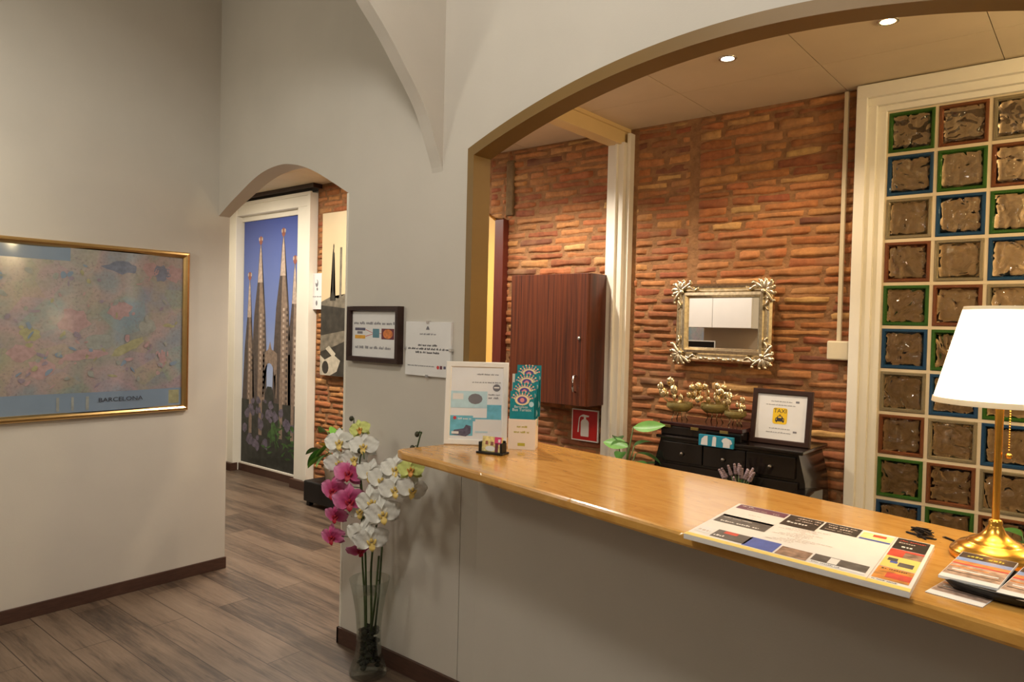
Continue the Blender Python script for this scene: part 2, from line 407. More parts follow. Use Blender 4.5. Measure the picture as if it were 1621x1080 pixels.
# brick wall behind passage and reception
def tone():
    r = random.random()
    if r < 0.45: c = (168, 104, 60)
    elif r < 0.70: c = (182, 124, 74)
    elif r < 0.86: c = (150, 86, 52)
    elif r < 0.95: c = (194, 148, 92)
    else: c = (122, 74, 50)
    c = lin(c); k = random.uniform(0.84, 1.16)
    return (c[0] * k, c[1] * k * random.uniform(0.92, 1.08), c[2] * k, 1)
def brick_field(b, x0, x1, z0, z1, y):
    L = b.bm.verts.layers.float_color.get('tone') or b.bm.verts.layers.float_color.new('tone')
    mi = b.mi(BRICKM); z = z0
    while z < z1 - 0.012:
        h = random.choice((0.036, 0.042, 0.044, 0.046, 0.052)) * random.uniform(0.95, 1.05); h = min(h, z1 - z); x = x0 - random.uniform(0, 0.2)
        while x < x1:
            ln = random.choice((0.29, 0.28, 0.27, 0.3, 0.33, 0.14, 0.2)) * random.uniform(0.92, 1.06)
            a, c = max(x, x0), min(x + ln, x1); x += ln + random.uniform(0.006, 0.014)
            if c - a < 0.02: continue
            pr = random.uniform(0.007, 0.02); tl = random.uniform(-0.004, 0.004); t = tone(); nx = max(3, int((c - a) / 0.022)); nz = 5; V = []
            sd = random.uniform(0, 50); tl2 = random.uniform(-0.006, 0.006)
            for i in range(nx + 1):
                row = []
                for j in range(nz + 1):
                    u, v = i / nx, j / nz
                    px = a + (c - a) * u; pz = z + h * v + tl * (u - 0.5) * 2
                    q = noise.noise((px * 14 + sd, pz * 22, sd)); q2 = noise.noise((px * 45, pz * 45, sd))
                    e = min(1, min(u * (c - a), (1 - u) * (c - a)) / 0.010) ; e2 = min(1, min(v, 1 - v) * h / 0.006)
                    d = pr * (0.3 + 0.7 * (e ** 0.4) * (e2 ** 0.4)) + q * 0.006 + q2 * 0.004
                    if i in (0, nx) or j in (0, nz): d = -0.004
                    edge = (0.5 - v) * 0.012 * noise.noise((px * 9 + sd, sd, 3.3)) * 2
                    row.append(b.bm.verts.new((px, y - d + tl2 * (v - 0.5), pz + edge + (q * 0.003 if 0 < j < nz else q * 0.002))))
                    row[-1][L] = t
                V.append(row)
            for i in range(nx):
                for j in range(nz):
                    f = b.bm.faces.new((V[i][j], V[i + 1][j], V[i + 1][j + 1], V[i][j + 1])); f.material_index = mi; f.smooth = True
        z += h + random.uniform(0.004, 0.010)
b = B()
b.box((-5.76, YB + 0.004, 0), (-3.54, YB + 0.12, ZC + 0.02), MORTAR); b.box((-3.54, YB + 0.004, 2.39), (-3.44, YB + 0.12, ZC + 0.02), MORTAR)
b.box((-3.44, YB + 0.004, 0), (-1.0, YB + 0.12, ZC + 0.02), MORTAR)
brick_field(b, -5.76, -3.60, 0.0, ZC - 0.01, YB + 0.008)
brick_field(b, -3.60, -3.43, 2.39, ZC - 0.01, YB + 0.008)
brick_field(b, -3.43, -2.535, 0.45, ZC - 0.01, YB + 0.008)
brick_field(b, -2.355, -1.03, 0.45, 1.86, YB + 0.008)
brick_field(b, -2.355, -1.975, 1.868, ZC - 0.01, YB + 0.010)
brick_field(b, -1.93, -1.03, 1.866, ZC - 0.01, YB + 0.006)
struct(b.build('wall_brick'))
# upright line of mortar where two builds of brick meet
b = B(); b.box((-3.43, YB - 0.022, 2.40), (-3.36, YB + 0.01, 2.80), mat('grey_mortar', (120, 96, 66), 0.95, var=0.2, scale=20, bump=0.6), 0.01)
struct(b.build('trim_3'))
# open doorway at the left end of the reception brick: yellow leaf and red brown casing
b = B(); b.prism([(-3.80, 0), (-3.495, 0), (-3.495, 2.36), (-3.56, 2.405), (-3.62, 2.44), (-3.80, 2.46)], 4.0, 4.045, YELP)
d = b.build('door_1'); struct(d)
B().box((-3.494, 3.99, 0), (-3.41, 4.07, 2.372), REDWOOD, 0.004).build('door_casing', d, 'red brown wooden door casing')
# white post and the beam it carries
b = B(); b.box((-2.52, 3.965, 0), (-2.40, YB + 0.05, 2.78), WHITEP, 0.004); b.box((-2.455, 3.945, 0), (-2.44, 3.97, 2.78), WHITEP, 0.003); b.box((-2.40, 4.0, 0), (-2.375, YB + 0.02, 2.84), WHITEP, 0.003)
struct(b.build('trim_4'))
b = B(); b.box((-2.52, YW + 0.1, 2.768), (-2.42, YB + 0.04, ZC + 0.002), CREAM, 0.003); b.box((-2.43, YW + 0.1, 2.852), (-2.405, YB + 0.02, ZC + 0.001), CREAM, 0.003)
struct(b.build('trim_5'))
# passage: left wall, end panel surround, dark ceiling batten, baseboards
struct(B().box((-7.3, 2.385, 0), (-7.2, 4.2, ZC + 0.02), WHITEP).build('wall_passage'))
struct(B().box((-7.3, YB + 0.06, 0), (-5.75, YB + 0.16, ZC + 0.02), WHITEP).build('wall_end'))
b = B()
b.box((-7.2, 3.97, 0), (-7.075, YB + 0.07, 2.80), WHITEP, 0.004); b.box((-5.985, 3.985, 0), (-5.765, YB + 0.07, 2.80), WHITEP, 0.004)
b.box((-5.81, 3.968, 0.085), (-5.765, 3.99, 2.805), WHITEP, 0.003)
b.box((-7.198, 3.981, 2.675), (-5.768, YB + 0.068, 2.798), WHITEP, 0.004); b.box((-7.19, 3.966, 2.775), (-5.762, 3.99, 2.808), WHITEP, 0.003)
b.box((-7.1, 4.04, 2.62), (-5.97, YB + 0.07, 2.69), WHITEP, 0.003); b.box((-7.06, 4.04, 0.07), (-6.0, 4.066, 0.092), WHITEP, 0.002)
struct(b.build('trim_6'))
b = B(); b.box((-7.2, 3.955, 2.835), (-5.70, YB + 0.06, ZC), DARKWOOD, 0.003); struct(b.build('trim_7'))
b = B(); b.box((-7.2, 4.035, 0), (-5.985, 4.06, 0.075), BASE, 0.002); b.box((-6.0, 3.95, 0), (-5.755, 4.02, 0.085), BASE, 0.002); b.box((-7.2, 3.94, 0), (-7.065, 4.02, 0.08), BASE, 0.002); b.box((-7.2, 2.4, 0), (-7.185, 3.95, 0.08), BASE, 0.002)
struct(b.build('baseboard_passage'))
# right end of brick, room beyond the glass
struct(B().box((0.45, YB - 0.02, 0), (XR, YB + 0.12, ZC + 0.02), PLASTER).build('wall_reception'))
BROWNPL = mat('brown_plaster', (186, 164, 130), 0.85, var=0.35, scale=2.5)
struct(B().box((-3.0, 5.0, 0), (XR, 5.1, ZC + 0.02), BROWNPL).build('wall_far'))

# ------------------------------------------------------------------ glass block window
def glass_mat(name, col, rough, bumpy=0.0, trans=1.0):
    s = NT(name); s.p.inputs['Base Color'].default_value = rgba(col); s.p.inputs['Roughness'].default_value = rough
    s.p.inputs['Transmission Weight'].default_value = trans; s.p.inputs['IOR'].default_value = 1.46
    if bumpy:
        mp = s.coords((1, 1, 1)); oi = s.n('ObjectInfo'); mp2 = s.n('VectorMath', _operation='ADD'); s.l(mp, 0, mp2, 0); s.l(oi, 'Location', mp2, 1); mp = mp2; n0 = s.n('TexNoise', Scale=7.0, Detail=2.0); s.l(mp, 0, n0, 'Vector')
        vo = s.n('TexVoronoi', Scale=19.0, _feature='SMOOTH_F1'); m = s.mix(0.3, (mp, 0), (n0, 1)); s.t.links.new(m[0].outputs[m[1]], vo.inputs['Vector'])
        s.bump((vo, 0), bumpy, 0.026)
    return s.m
FACE = glass_mat('wavy_glass', (232, 208, 168), 0.015, 1.0)
RIMS = {'G': glass_mat('green_glass', (66, 112, 42), 0.12, trans=0.5), 'B': glass_mat('blue_glass', (44, 82, 116), 0.12, trans=0.45),
        'O': glass_mat('amber_glass', (140, 84, 52), 0.14, trans=0.5), 'C': glass_mat('clear_glass', (190, 174, 138), 0.1, trans=0.7)}
RLAB = {'G': 'green rimmed glass block', 'B': 'blue rimmed glass block', 'O': 'amber rimmed glass block', 'C': 'clear glass block'}
win = B()
GX, GZ, PX, PZ = -0.905, 2.732, 0.2225, 0.2188
nc, nr = 5, 11
fx1 = GX + nc * PX
for p in (((-1.035, 3.97), (-0.985, 4.1)), ((-0.985, 4.0), (-0.945, 4.1)), ((-0.945, 4.03), (-0.905, 4.1))):
    win.box((p[0][0], p[0][1], 0), (p[1][0] + 0.001, p[1][1], 2.86), WHITEP, 0.003)
win.box((-1.033, 3.968, 2.80), (fx1 + 0.127, 4.097, 2.866), WHITEP, 0.003); win.box((-0.984, 3.998, 2.76), (fx1 + 0.08, 4.098, 2.81), WHITEP, 0.003); win.box((-0.944, 4.028, GZ), (fx1 + 0.04, 4.096, 2.77), WHITEP, 0.003)
win.box((fx1, 3.972, 0), (fx1 + 0.13, 4.1, 2.86), WHITEP, 0.003)
win.box((GX, 4.03, 0), (fx1, 4.12, GZ - nr * PZ), WHITEP)
GROUT = mat('white_grout', (206, 188, 156), 0.6, var=0.05)
for c in range(nc + 1): win.box((GX + c * PX - 0.008, 4.052, GZ - nr * PZ), (GX + c * PX + 0.008, 4.12, GZ), GROUT)
for r in range(nr + 1): win.box((GX, 4.0505, GZ - r * PZ - 0.008), (fx1, 4.118, GZ - r * PZ + 0.008), GROUT)
window = struct(win.build('window_1'))
def block_bm(kind):
    b = B(); wd, hd = PX - 0.016, PZ - 0.016; rim = RIMS[kind]
    b.ring(wd, hd, [(0, -0.07), (0, 0.004), (0.004, 0.008), (0.014, 0.008), (0.019, -0.004), (0.019, -0.066), (0.0, -0.07)], rim)
    def fn(s):
        def g(u, v):
            x, z = (u - 0.5) * (wd - 0.038), (v - 0.5) * (hd - 0.038)
            q = 0.004 * math.sin(u * PI) * math.sin(v * PI)
            return (x, s - q if s < 0.03 else s + q, z)
        return g
    t = bmesh.new()
    F = [[fn(0.004)(i / 8, j / 8) for j in range(9)] for i in range(9)]
    Bk = [[fn(0.013)(i / 8, j / 8) for j in range(9)] for i in range(9)]
    vf = [[t.verts.new(p) for p in r] for r in F]; vb = [[t.verts.new((p[0], 0.014, p[2])) for p in r] for r in Bk]
    for i in range(8):
        for j in range(8):
            t.faces.new((vf[i][j], vf[i + 1][j], vf[i + 1][j + 1], vf[i][j + 1])); t.faces.new((vb[i][j], vb[i][j + 1], vb[i + 1][j + 1], vb[i + 1][j]))
    for i in range(8):
        t.faces.new((vf[i][0], vb[i][0], vb[i + 1][0], vf[i + 1][0])); t.faces.new((vf[i][8], vf[i + 1][8], vb[i + 1][8], vb[i][8]))
        t.faces.new((vf[0][i], vf[0][i + 1], vb[0][i + 1], vb[0][i])); t.faces.new((vf[8][i], vb[8][i], vb[8][i + 1], vf[8][i + 1]))
    bmesh.ops.recalc_face_normals(t, faces=t.faces[:])
    b._merge(t, b.mi(FACE), None, True)
    return b
protos = {}
for c in range(nc):
    for r in range(nr):
        k = 'GBCO'[(r - c) % 4]
        if k not in protos:
            o = block_bm(k).build('glass_block', window, RLAB[k]); protos[k] = o
        else:
            o = protos[k].copy(); COL.objects.link(o); o.parent = window
        o.location = (GX + (c + 0.5) * PX, 4.055, GZ - (r + 0.5) * PZ)

# ================================================================== LEFT WALL MAP
t = thing('wall_map', 'large framed pastel city map hanging on the left wall', 'map', (XL, 1.17, 1.515), PI / 2)
mw, mh = 1.90, 0.955
B().ring(mw, mh, [(0, 0), (0, 0.022), (0.006, 0.03), (0.016, 0.032), (0.026, 0.026), (0.034, 0.014), (0.034, 0.004)], GOLDFR).build('frame', t)
def _map():
    s = NT('printed_map'); mp = s.coords((1, 1, 1))
    n1 = s.n('TexNoise', Scale=2.6, Detail=4.0); s.l(mp, 0, n1, 'Vector')
    v1 = s.n('TexVoronoi', Scale=7.0); s.l(mp, 0, v1, 'Vector')
    v2 = s.n('TexVoronoi', Scale=60.0); s.l(mp, 0, v2, 'Vector')
    n2 = s.n('TexNoise', Scale=70.0, Detail=4.0); s.l(mp, 0, n2, 'Vector')
    c = s.ramp((n1, 0), [(0.3, rgba((104, 122, 140))), (0.42, rgba((126, 134, 140))), (0.5, rgba((152, 136, 136))), (0.58, rgba((134, 136, 128))), (0.68, rgba((116, 130, 146)))])
    hs = s.mix(0.04, c, (v1, 1)); hs = s.mix(0.10, hs, (v2, 0), 'OVERLAY')
    k = s.ramp((n2, 0), [(0.56, (0, 0, 0, 1)), (0.68, (0.6, 0.6, 0.6, 1))]); hs = s.mix(k, hs, rgba((116, 108, 116)))
    s.p.inputs['Coat Weight'].default_value = 1.0; s.p.inputs['Coat Roughness'].default_value = 0.14; s.p.inputs['Coat IOR'].default_value = 1.9
    s.to(hs, 'Base Color'); s.p.inputs['Roughness'].default_value = 0.32; s.p.inputs['Specular IOR Level'].default_value = 0.55
    return s.m
MAPM = _map()
SEA = mat('map_sea', (118, 136, 156), 0.32, var=0.06, scale=4, coat=0.7); MAPY = mat('map_yellow', (150, 148, 116), 0.32, var=0.16, scale=40, coat=0.7)
MAPP = mat('map_pink', (162, 136, 138), 0.32, coat=0.7, var=0.16, scale=40); MAPB = mat('map_blue', (112, 120, 138), 0.32, coat=0.7, var=0.16, scale=40); MAPG = mat('map_grey', (140, 144, 140), 0.32, coat=0.7, var=0.15, scale=40); MAPV = mat('map_lilac', (134, 124, 138), 0.32, coat=0.7, var=0.15, scale=40)
b = B(); sw, sh = mw - 0.066, mh - 0.066
def wav(x, z):   # the print is slightly wavy behind its frame
    return -0.0165 + 0.0125 * math.sin((x - 0.33) * 7.6 + 3.3)
# local x of the print: +0.95 is the right end
def mg(x0, z0, x1, z1, m, off, nx=24, nz=8):
    b.grid(lambda u, v: (x0 + (x1 - x0) * u, wav(x0 + (x1 - x0) * u, 0) - off, z0 + (z1 - z0) * v), nx, nz, m)
mg(-sw / 2, -sh / 2, sw / 2, sh / 2, MAPM, 0, 60, 12)
mg(-sw / 2, -sh / 2, sw / 2, -sh / 2 + 0.105, SEA, 0.0008, 60, 2)
mg(-sw / 2, sh / 2 - 0.07, 0.30, sh / 2, SEA, 0.0006, 40, 2)
b2 = b
def blob(cx, cz, rx, rz, m, ang=0.0, n=16, off=0.0009):
    rad = [random.uniform(0.7, 1.15) for k in range(n)]; rad.append(rad[0])
    def fn(u, v):
        a = 2 * PI * u; q = rad[int(round(u * n))] * v; x = rx * q * math.cos(a); z = rz * q * math.sin(a)
        x, z = x * math.cos(ang) - z * math.sin(ang), x * math.sin(ang) + z * math.cos(ang)
        return (cx + x, wav(cx + x, 0) - off, cz + z)
    b.grid(fn, n, 4, m)
blob(0.56, 0.36, 0.10, 0.04, MAPB); blob(0.79, 0.34, 0.05, 0.05, MAPB, 0.6); blob(0.72, 0.36, 0.05, 0.05, MAPP); blob(0.86, 0.34, 0.05, 0.06, MAPP)
blob(0.12, -0.02, 0.05, 0.04, MAPY); blob(0.08, -0.12, 0.07, 0.05, MAPP); blob(0.60, -0.09, 0.10, 0.03, MAPY, 0.5); blob(0.38, -0.13, 0.12, 0.03, MAPP, 0.1); blob(0.80, -0.16, 0.02, 0.05, MAPP)
blob(0.17, -0.2, 0.07, 0.06, MAPP, 0.6); blob(0.70, 0.03, 0.06, 0.05, MAPG, 0.5); blob(0.45, -0.06, 0.08, 0.05, MAPG, 0.2); blob(0.32, 0.05, 0.08, 0.07, MAPP, 0.2); blob(0.55, 0.12, 0.07, 0.05, MAPP)
for k in range(150):
    blob(random.uniform(-0.3, 0.88), random.uniform(-0.3, 0.36), random.uniform(0.006, 0.028), random.uniform(0.004, 0.016), random.choice((MAPP, MAPY, MAPG, MAPG, MAPV, MAPV, SEA)), random.uniform(0, 3), 9, 0.0010 + 0.00002 * k)
b.rect(0.81, -0.43, 0.90, -0.35, wav(0.86, 0) - 0.002, MAPY)
for q in (0.24, 0.31, 0.38): b.rect(q, -0.435, q + 0.03, -0.36, wav(q, 0) - 0.002, MAPG)
b.build('map_sheet', t)
B().text('BARCELONA', 0.033, (0.56, wav(0.56, 0) - 0.004, -0.395), INKD, sx=1.25).build('lettering', t, 'dark city name printed under the map')

# ================================================================== PASSAGE
SKY_S = NT('printed_sky')
def _sky():
    s = SKY_S; tc = s.n('TexCoord'); sp = s.n('SeparateXYZ'); s.l(tc, 'Object', sp, 0)
    mr = s.n('MapRange'); mr.inputs['From Min'].default_value = -1.25; mr.inputs['From Max'].default_value = 1.25; s.l(sp, 'Z', mr, 'Value')
    s.to(s.ramp((mr, 0), [(0.3, rgba((170, 186, 220))), (0.6, rgba((112, 134, 196))), (1.0, rgba((62, 80, 156)))]), 'Base Color'); s.p.inputs['Roughness'].default_value = 0.4
_sky()
STONE = mat('printed_stone', (138, 118, 104), 0.45, var=0.3, scale=22); STONED = mat('printed_stone_shade', (78, 66, 62), 0.45, var=0.3, scale=22); STONEL = mat('printed_stone_pale', (190, 170, 156), 0.45, var=0.25, scale=30)
FOL = mat('printed_foliage', (58, 92, 44), 0.5, var=0.55, scale=26); LILAC = mat('printed_lilac', (96, 88, 106), 0.5, var=0.45, scale=24); DKFOL = mat('printed_dark', (44, 46, 42), 0.5, var=0.5, scale=14); RUST = mat('printed_rust', (150, 92, 78), 0.5, var=0.2)
t = thing('mural_panel', 'tall printed panel of stone spires against blue sky in the passage', 'mural', (-6.53, 4.064, 1.36))
b = B(); hw, hh = 0.53, 1.272
b.box((-hw, -0.006, -hh), (hw, 0.02, hh), SKY_S.m)
y = -0.0066
def spire(cx, top, wbase, zb, seed):
    rng = random.Random(seed)
    L = [(cx - wbase, zb), (cx - wbase * 0.92, top - 1.15), (cx - wbase * 0.70, top - 0.72), (cx - wbase * 0.34, top - 0.40), (cx - wbase * 0.16, top - 0.1), (cx - 0.006, top)]
    Rr = [(2 * cx - p[0], p[1]) for p in L[::-1]]
    b.area(L + Rr, y, STONED)
    mid = [(cx - 0.1 * wbase, zb), (cx + wbase * 0.55, zb)] + [(cx + (p[0] - cx) * 0.7, p[1]) for p in Rr[::-1]][::-1][:0]
    b.area([(cx - 0.15 * wbase, zb), (cx + 0.75 * wbase, zb), (cx + 0.62 * wbase, top - 0.8), (cx + 0.24 * wbase, top - 0.40), (cx + 0.1 * wbase, top - 0.12), (cx, top - 0.1), (cx - 0.12 * wbase, top - 0.7)], y - 0.0003, STONE)
    b.area([(cx - wbase * 0.30, top - 0.40), (cx + wbase * 0.30, top - 0.40), (cx + 0.016, top - 0.1), (cx, top), (cx - 0.016, top - 0.1)], y - 0.0004, STONEL)
    for k in range(18):
        z0 = top - 0.75 - k * 0.055
        if z0 > zb:
            for q in (0.05, 0.45): b.rect(cx + wbase * q, z0, cx + wbase * (q + 0.2), z0 + 0.028, y - 0.0006, STONEL if q < 0.3 else STONED)
    b.disc(cx, top + 0.03, 0.032, 0.045, y - 0.0005, RUST, 12)
    for sgn in (-1, 1): b.disc(cx + sgn * 0.026, top + 0.045, 0.014, 0.02, y - 0.0006, STONEL, 8)
zb = -0.62
spire(-0.41, 0.66, 0.115, zb, 1); spire(-0.21, 1.02, 0.15, zb, 2); spire(0.20, 1.08, 0.16, zb, 3); spire(0.405, 0.80, 0.13, zb, 4)
b.rect(-0.34, -0.12, -0.26, 0.02, y - 0.0002, STONED); b.rect(0.30, -0.1, 0.34, 0.04, y - 0.0002, STONED)
# bridge with an open arch between the middle spires
arch = [(-0.12, -0.55), (-0.12, -0.30)] + [(-0.02 + 0.09 * math.cos(a), -0.33 + 0.13 * math.sin(a)) for a in [PI - k * PI / 8 for k in range(9)]] + [(0.10, -0.30), (0.10, -0.55), (0.12, -0.55), (0.12, -0.1), (0.02, -0.06), (-0.01, 0.02), (-0.04, -0.06), (-0.14, -0.12), (-0.14, -0.55)]
b.area(arch, y - 0.0003, STONE)
b.rect(-hw, -1.272, hw, -0.60, y - 0.0009, DKFOL)
b.area([(-0.09, -0.62), (0.07, -0.62), (0.07, -0.52), (0.03, -0.44), (-0.05, -0.44), (-0.09, -0.52)], y - 0.0007, DKFOL)
rng = random.Random(5)
for cx, w_ in ((-0.36, 0.028), (-0.17, 0.03), (0.20, 0.03), (0.40, 0.026)): b.area([(cx - w_, -0.95), (cx + w_, -0.95), (cx + w_, -0.3), (cx - w_, -0.3)], y - 0.0010, STONE)
for k in range(46):
    x = rng.uniform(-0.48, 0.45); z = rng.uniform(-1.22, -0.58); r = rng.uniform(0.03, 0.08)
    m = DKFOL if z < -1.1 else (FOL if x > -0.05 and z < -0.82 else LILAC)
    n = 7; b.area([(x + r * math.cos(2 * PI * q / n + k) * rng.uniform(0.5, 1.1), z + r * math.sin(2 * PI * q / n + k) * rng.uniform(0.5, 1.1)) for q in range(n)], y - 0.0012 - 0.00002 * k, m)
for k in range(30):
    x = rng.uniform(-0.1, 0.5); z = rng.uniform(-1.15, -0.85); a = rng.uniform(0, PI)
    b.area([(x, z), (x + 0.05 * math.cos(a) - 0.014 * math.sin(a), z + 0.05 * math.sin(a) + 0.014 * math.cos(a)), (x + 0.11 * math.cos(a), z + 0.11 * math.sin(a)), (x + 0.05 * math.cos(a) + 0.014 * math.sin(a), z + 0.05 * math.sin(a) - 0.014 * math.cos(a))], y - 0.0025 - 0.00002 * k, FOL)
b.build('printed_panel', t)

t = thing('photo_poster', 'tall black and white photo board of a city column on passage brick', 'poster', (-5.36, 4.012, 1.845))
SEPIA = mat('photo_sky', (206, 184, 146), 0.45, var=0.05, scale=3); PHD = mat('photo_dark', (52, 48, 42), 0.45, var=0.4, scale=14); PHM = mat('photo_mid', (112, 104, 90), 0.45, var=0.35, scale=18); PHL = mat('photo_light', (186, 176, 156), 0.45, var=0.2, scale=20)
b = B(); b.box((-0.25, -0.012, -0.742), (0.28, 0.012, 0.742), SEPIA, 0.001)
y = -0.0126
b.area([(-0.25, -0.742), (0.28, -0.742), (0.28, -0.02), (0.16, -0.05), (0.1, -0.0), (0.0, -0.04), (-0.1, -0.02), (-0.25, -0.07)], y, PHM)
b.area([(-0.25, -0.38), (0.28, -0.30), (0.28, -0.14), (-0.25, -0.10)], y - 0.0003, PHD); b.area([(-0.25, -0.53), (0.0, -0.46), (0.28, -0.36), (0.28, -0.74), (-0.25, -0.74)], y - 0.0004, PHD)
b.area([(-0.25, -0.742), (-0.1, -0.742), (0.0, -0.70), (0.05, -0.6), (-0.05, -0.55), (-0.18, -0.60), (-0.25, -0.56)], y - 0.0006, PHL); b.area([(-0.17, -0.5), (-0.12, -0.47), (-0.02, -0.54), (-0.05, -0.58)], y - 0.0007, PHL)
b.disc(-0.17, -0.67, 0.05, 0.06, y - 0.0009, PHD, 12); b.disc(0.08, -0.66, 0.05, 0.05, y - 0.0009, PHD, 12)
b.area([(-0.115, -0.06), (-0.035, -0.06), (-0.052, -0.01), (-0.067, 0.04), (-0.068, 0.33), (-0.060, 0.35), (-0.060, 0.37), (-0.070, 0.385), (-0.066, 0.44), (-0.073, 0.46), (-0.082, 0.44), (-0.079, 0.385), (-0.09, 0.37), (-0.09, 0.35), (-0.084, 0.33), (-0.085, 0.04), (-0.1, -0.01)], y - 0.0008, PHD)
b.rect(0.02, -0.05, 0.05, 0.42, y - 0.0008, PHM); b.rect(0.2, 0.0, 0.215, 0.44, y - 0.0008, PHM)
b.build('photo_board', t)

t = thing('paper_notice', 'small white paper notice pinned to the passage brick beside the poster', 'notice', (-5.705, 4.018, 1.875))
b = B(); b.box((-0.105, -0.002, -0.168), (0.105, 0.006, 0.168), PAPER); rng = random.Random(3)
b.disc(0.0, 0.075, 0.022, 0.035, -0.0026, INK); b.disc(-0.006, 0.09, 0.014, 0.018, -0.003, PAPER); b.disc(0.008, 0.02, 0.012, 0.014, -0.0026, INK)
b.lines(-0.07, 0.07, -0.055, 0.012, -0.0026, INK, rng); b.disc(0.0, -0.11, 0.014, 0.024, -0.0026, INK)
b.build('sheet', t)

t = thing('stool', 'low black box stool under the potted plant in the passage', 'stool', (-5.0, 3.83, 0))
B().box((-0.345, -0.17, 0.035), (0.345, 0.17, 0.215), BLACKLEA, 0.012).build('body', t)
for sx in (-1, 1):
    for sy in (-1, 1): B().box((sx * 0.30 - 0.022, sy * 0.13 - 0.022, 0), (sx * 0.30 + 0.022, sy * 0.13 + 0.022, 0.037), BLACKPL, 0.003).build('foot', t)

LEAF = mat('green_leaf', (62, 108, 44), 0.4, var=0.3, scale=14); LEAFD = mat('dark_green_leaf', (38, 74, 32), 0.4, var=0.3, scale=14); LEAFB = mat('bright_green_leaf', (98, 150, 62), 0.4, var=0.2, scale=10); STEM = mat('green_stem', (84, 104, 52), 0.5)
SOIL = mat('potting_soil', (46, 34, 26), 0.95, var=0.4, scale=60, bump=0.6)
def leaf(b, base, az, el, L, W, droop, m, fold=0.25, n=8, roll=0.0):
    """one leaf blade: az/el direction, droop bends it down"""
    d = Vector((math.cos(az) * math.cos(el), math.sin(az) * math.cos(el), math.sin(el))); side = Vector((-math.sin(az), math.cos(az), 0)); base = Vector(base)
    def fn(u, v):
        e = el - droop * u; p = base + Vector((math.cos(az) * math.cos(el - droop * u * 0.5), math.sin(az) * math.cos(el - droop * u * 0.5), math.sin(el - droop * u * 0.5))) * (L * u)
        wd = W * (math.sin(PI * min(1, u * 0.98 + 0.01)) ** 0.75) * (1 - 0.25 * u)
        s = (v - 0.5) * 2; up = Vector((-math.cos(az) * math.sin(e), -math.sin(az) * math.sin(e), math.cos(e)))
        sd = side * math.cos(roll) + up * math.sin(roll); up2 = up * math.cos(roll) - side * math.sin(roll)
        return p + sd * (s * wd * 0.5) + up2 * (abs(s) * wd * fold * 0.5)
    b.grid(fn, n, 4, m)
def plant(name, label, loc, leaves, pot_prof, potm, stems=True, potname='pot'):
    t = thing(name, label, 'plant', loc)
    B().lathe(pot_prof, potm, 32).build(potname, t)
    zt = max(z for r, z in pot_prof); rt = [r for r, z in pot_prof if z == zt][0]
    B().lathe([(0, zt - 0.02), (rt * 0.93, zt - 0.022)], SOIL, 24).build('soil', t)
    s = B()
    for (x, y, z, az, el, L, W, dr, m, *ro) in leaves:
        s.tube([(x * 0.12, y * 0.12, zt - 0.03), (x * 0.5, y * 0.5, zt + (z - zt) * 0.6), (x, y, z)], 0.0035, STEM, 6)
    s.build('stems', t)
    for (x, y, z, az, el, L, W, dr, m, *ro) in leaves:
        b = B(); leaf(b, (x, y, z), az, el, L, W, dr, m, roll=ro[0] if ro else 0.0); b.build('leaf', t)
    return t
potw = mat('cream_ceramic', (214, 204, 184), 0.35, var=0.04)
FLOWO = mat('orange_bloom', (226, 140, 70), 0.5, var=0.1)
pp = [(0, 0), (0.085, 0), (0.095, 0.01), (0.115, 0.13), (0.12, 0.135), (0.12, 0.15), (0.108, 0.15)]
lv = [(-0.05, -0.03, 0.30, 2.6, 0.5, 0.17, 0.10, 1.0, LEAF), (-0.14, -0.03, 0.22, 3.3, 0.25, 0.2, 0.07, 0.9, LEAFD), (-0.10, -0.06, 0.26, 3.6, -0.5, 0.2, 0.08, 0.7, LEAFD), (0.0, -0.05, 0.36, 2.3, 0.9, 0.13, 0.11, 1.2, LEAF),
      (-0.1, -0.04, 0.40, 3.0, 0.3, 0.12, 0.1, 0.9, LEAFB), (0.05, -0.05, 0.30, 4.4, 0.1, 0.17, 0.10, 1.0, LEAF), (0.1, 0.0, 0.34, 0.3, 0.5, 0.17, 0.1, 1.0, LEAFD), (0.07, -0.02, 0.38, 5.2, 0.8, 0.14, 0.1, 1.1, LEAF), (-0.02, 0.05, 0.33, 1.6, 0.6, 0.16, 0.09, 0.9, LEAFD), (-0.06, -0.08, 0.2, 4.0, -0.3, 0.15, 0.09, 0.6, LEAF), (0.0, -0.08, 0.24, 4.9, -0.2, 0.16, 0.09, 0.7, LEAFD)]
t = plant('potted_plant', 'green leafy plant in cream pot standing on the black stool', (-5.05, 3.80, 0.215), [(a_, b_, c_ + 0.03, d_, e_, L_ * 1.2, W_ * 1.3, q_, LEAF if m_ is LEAFD else LEAFB, 0.5) for a_, b_, c_, d_, e_, L_, W_, q_, m_ in lv], pp, potw)
b = B(); leaf(b, (-0.04, -0.10, 0.30), 4.9, 0.7, 0.12, 0.10, 0.4, FLOWO, 0.5); b.build('bloom', t, 'orange spathe bloom')

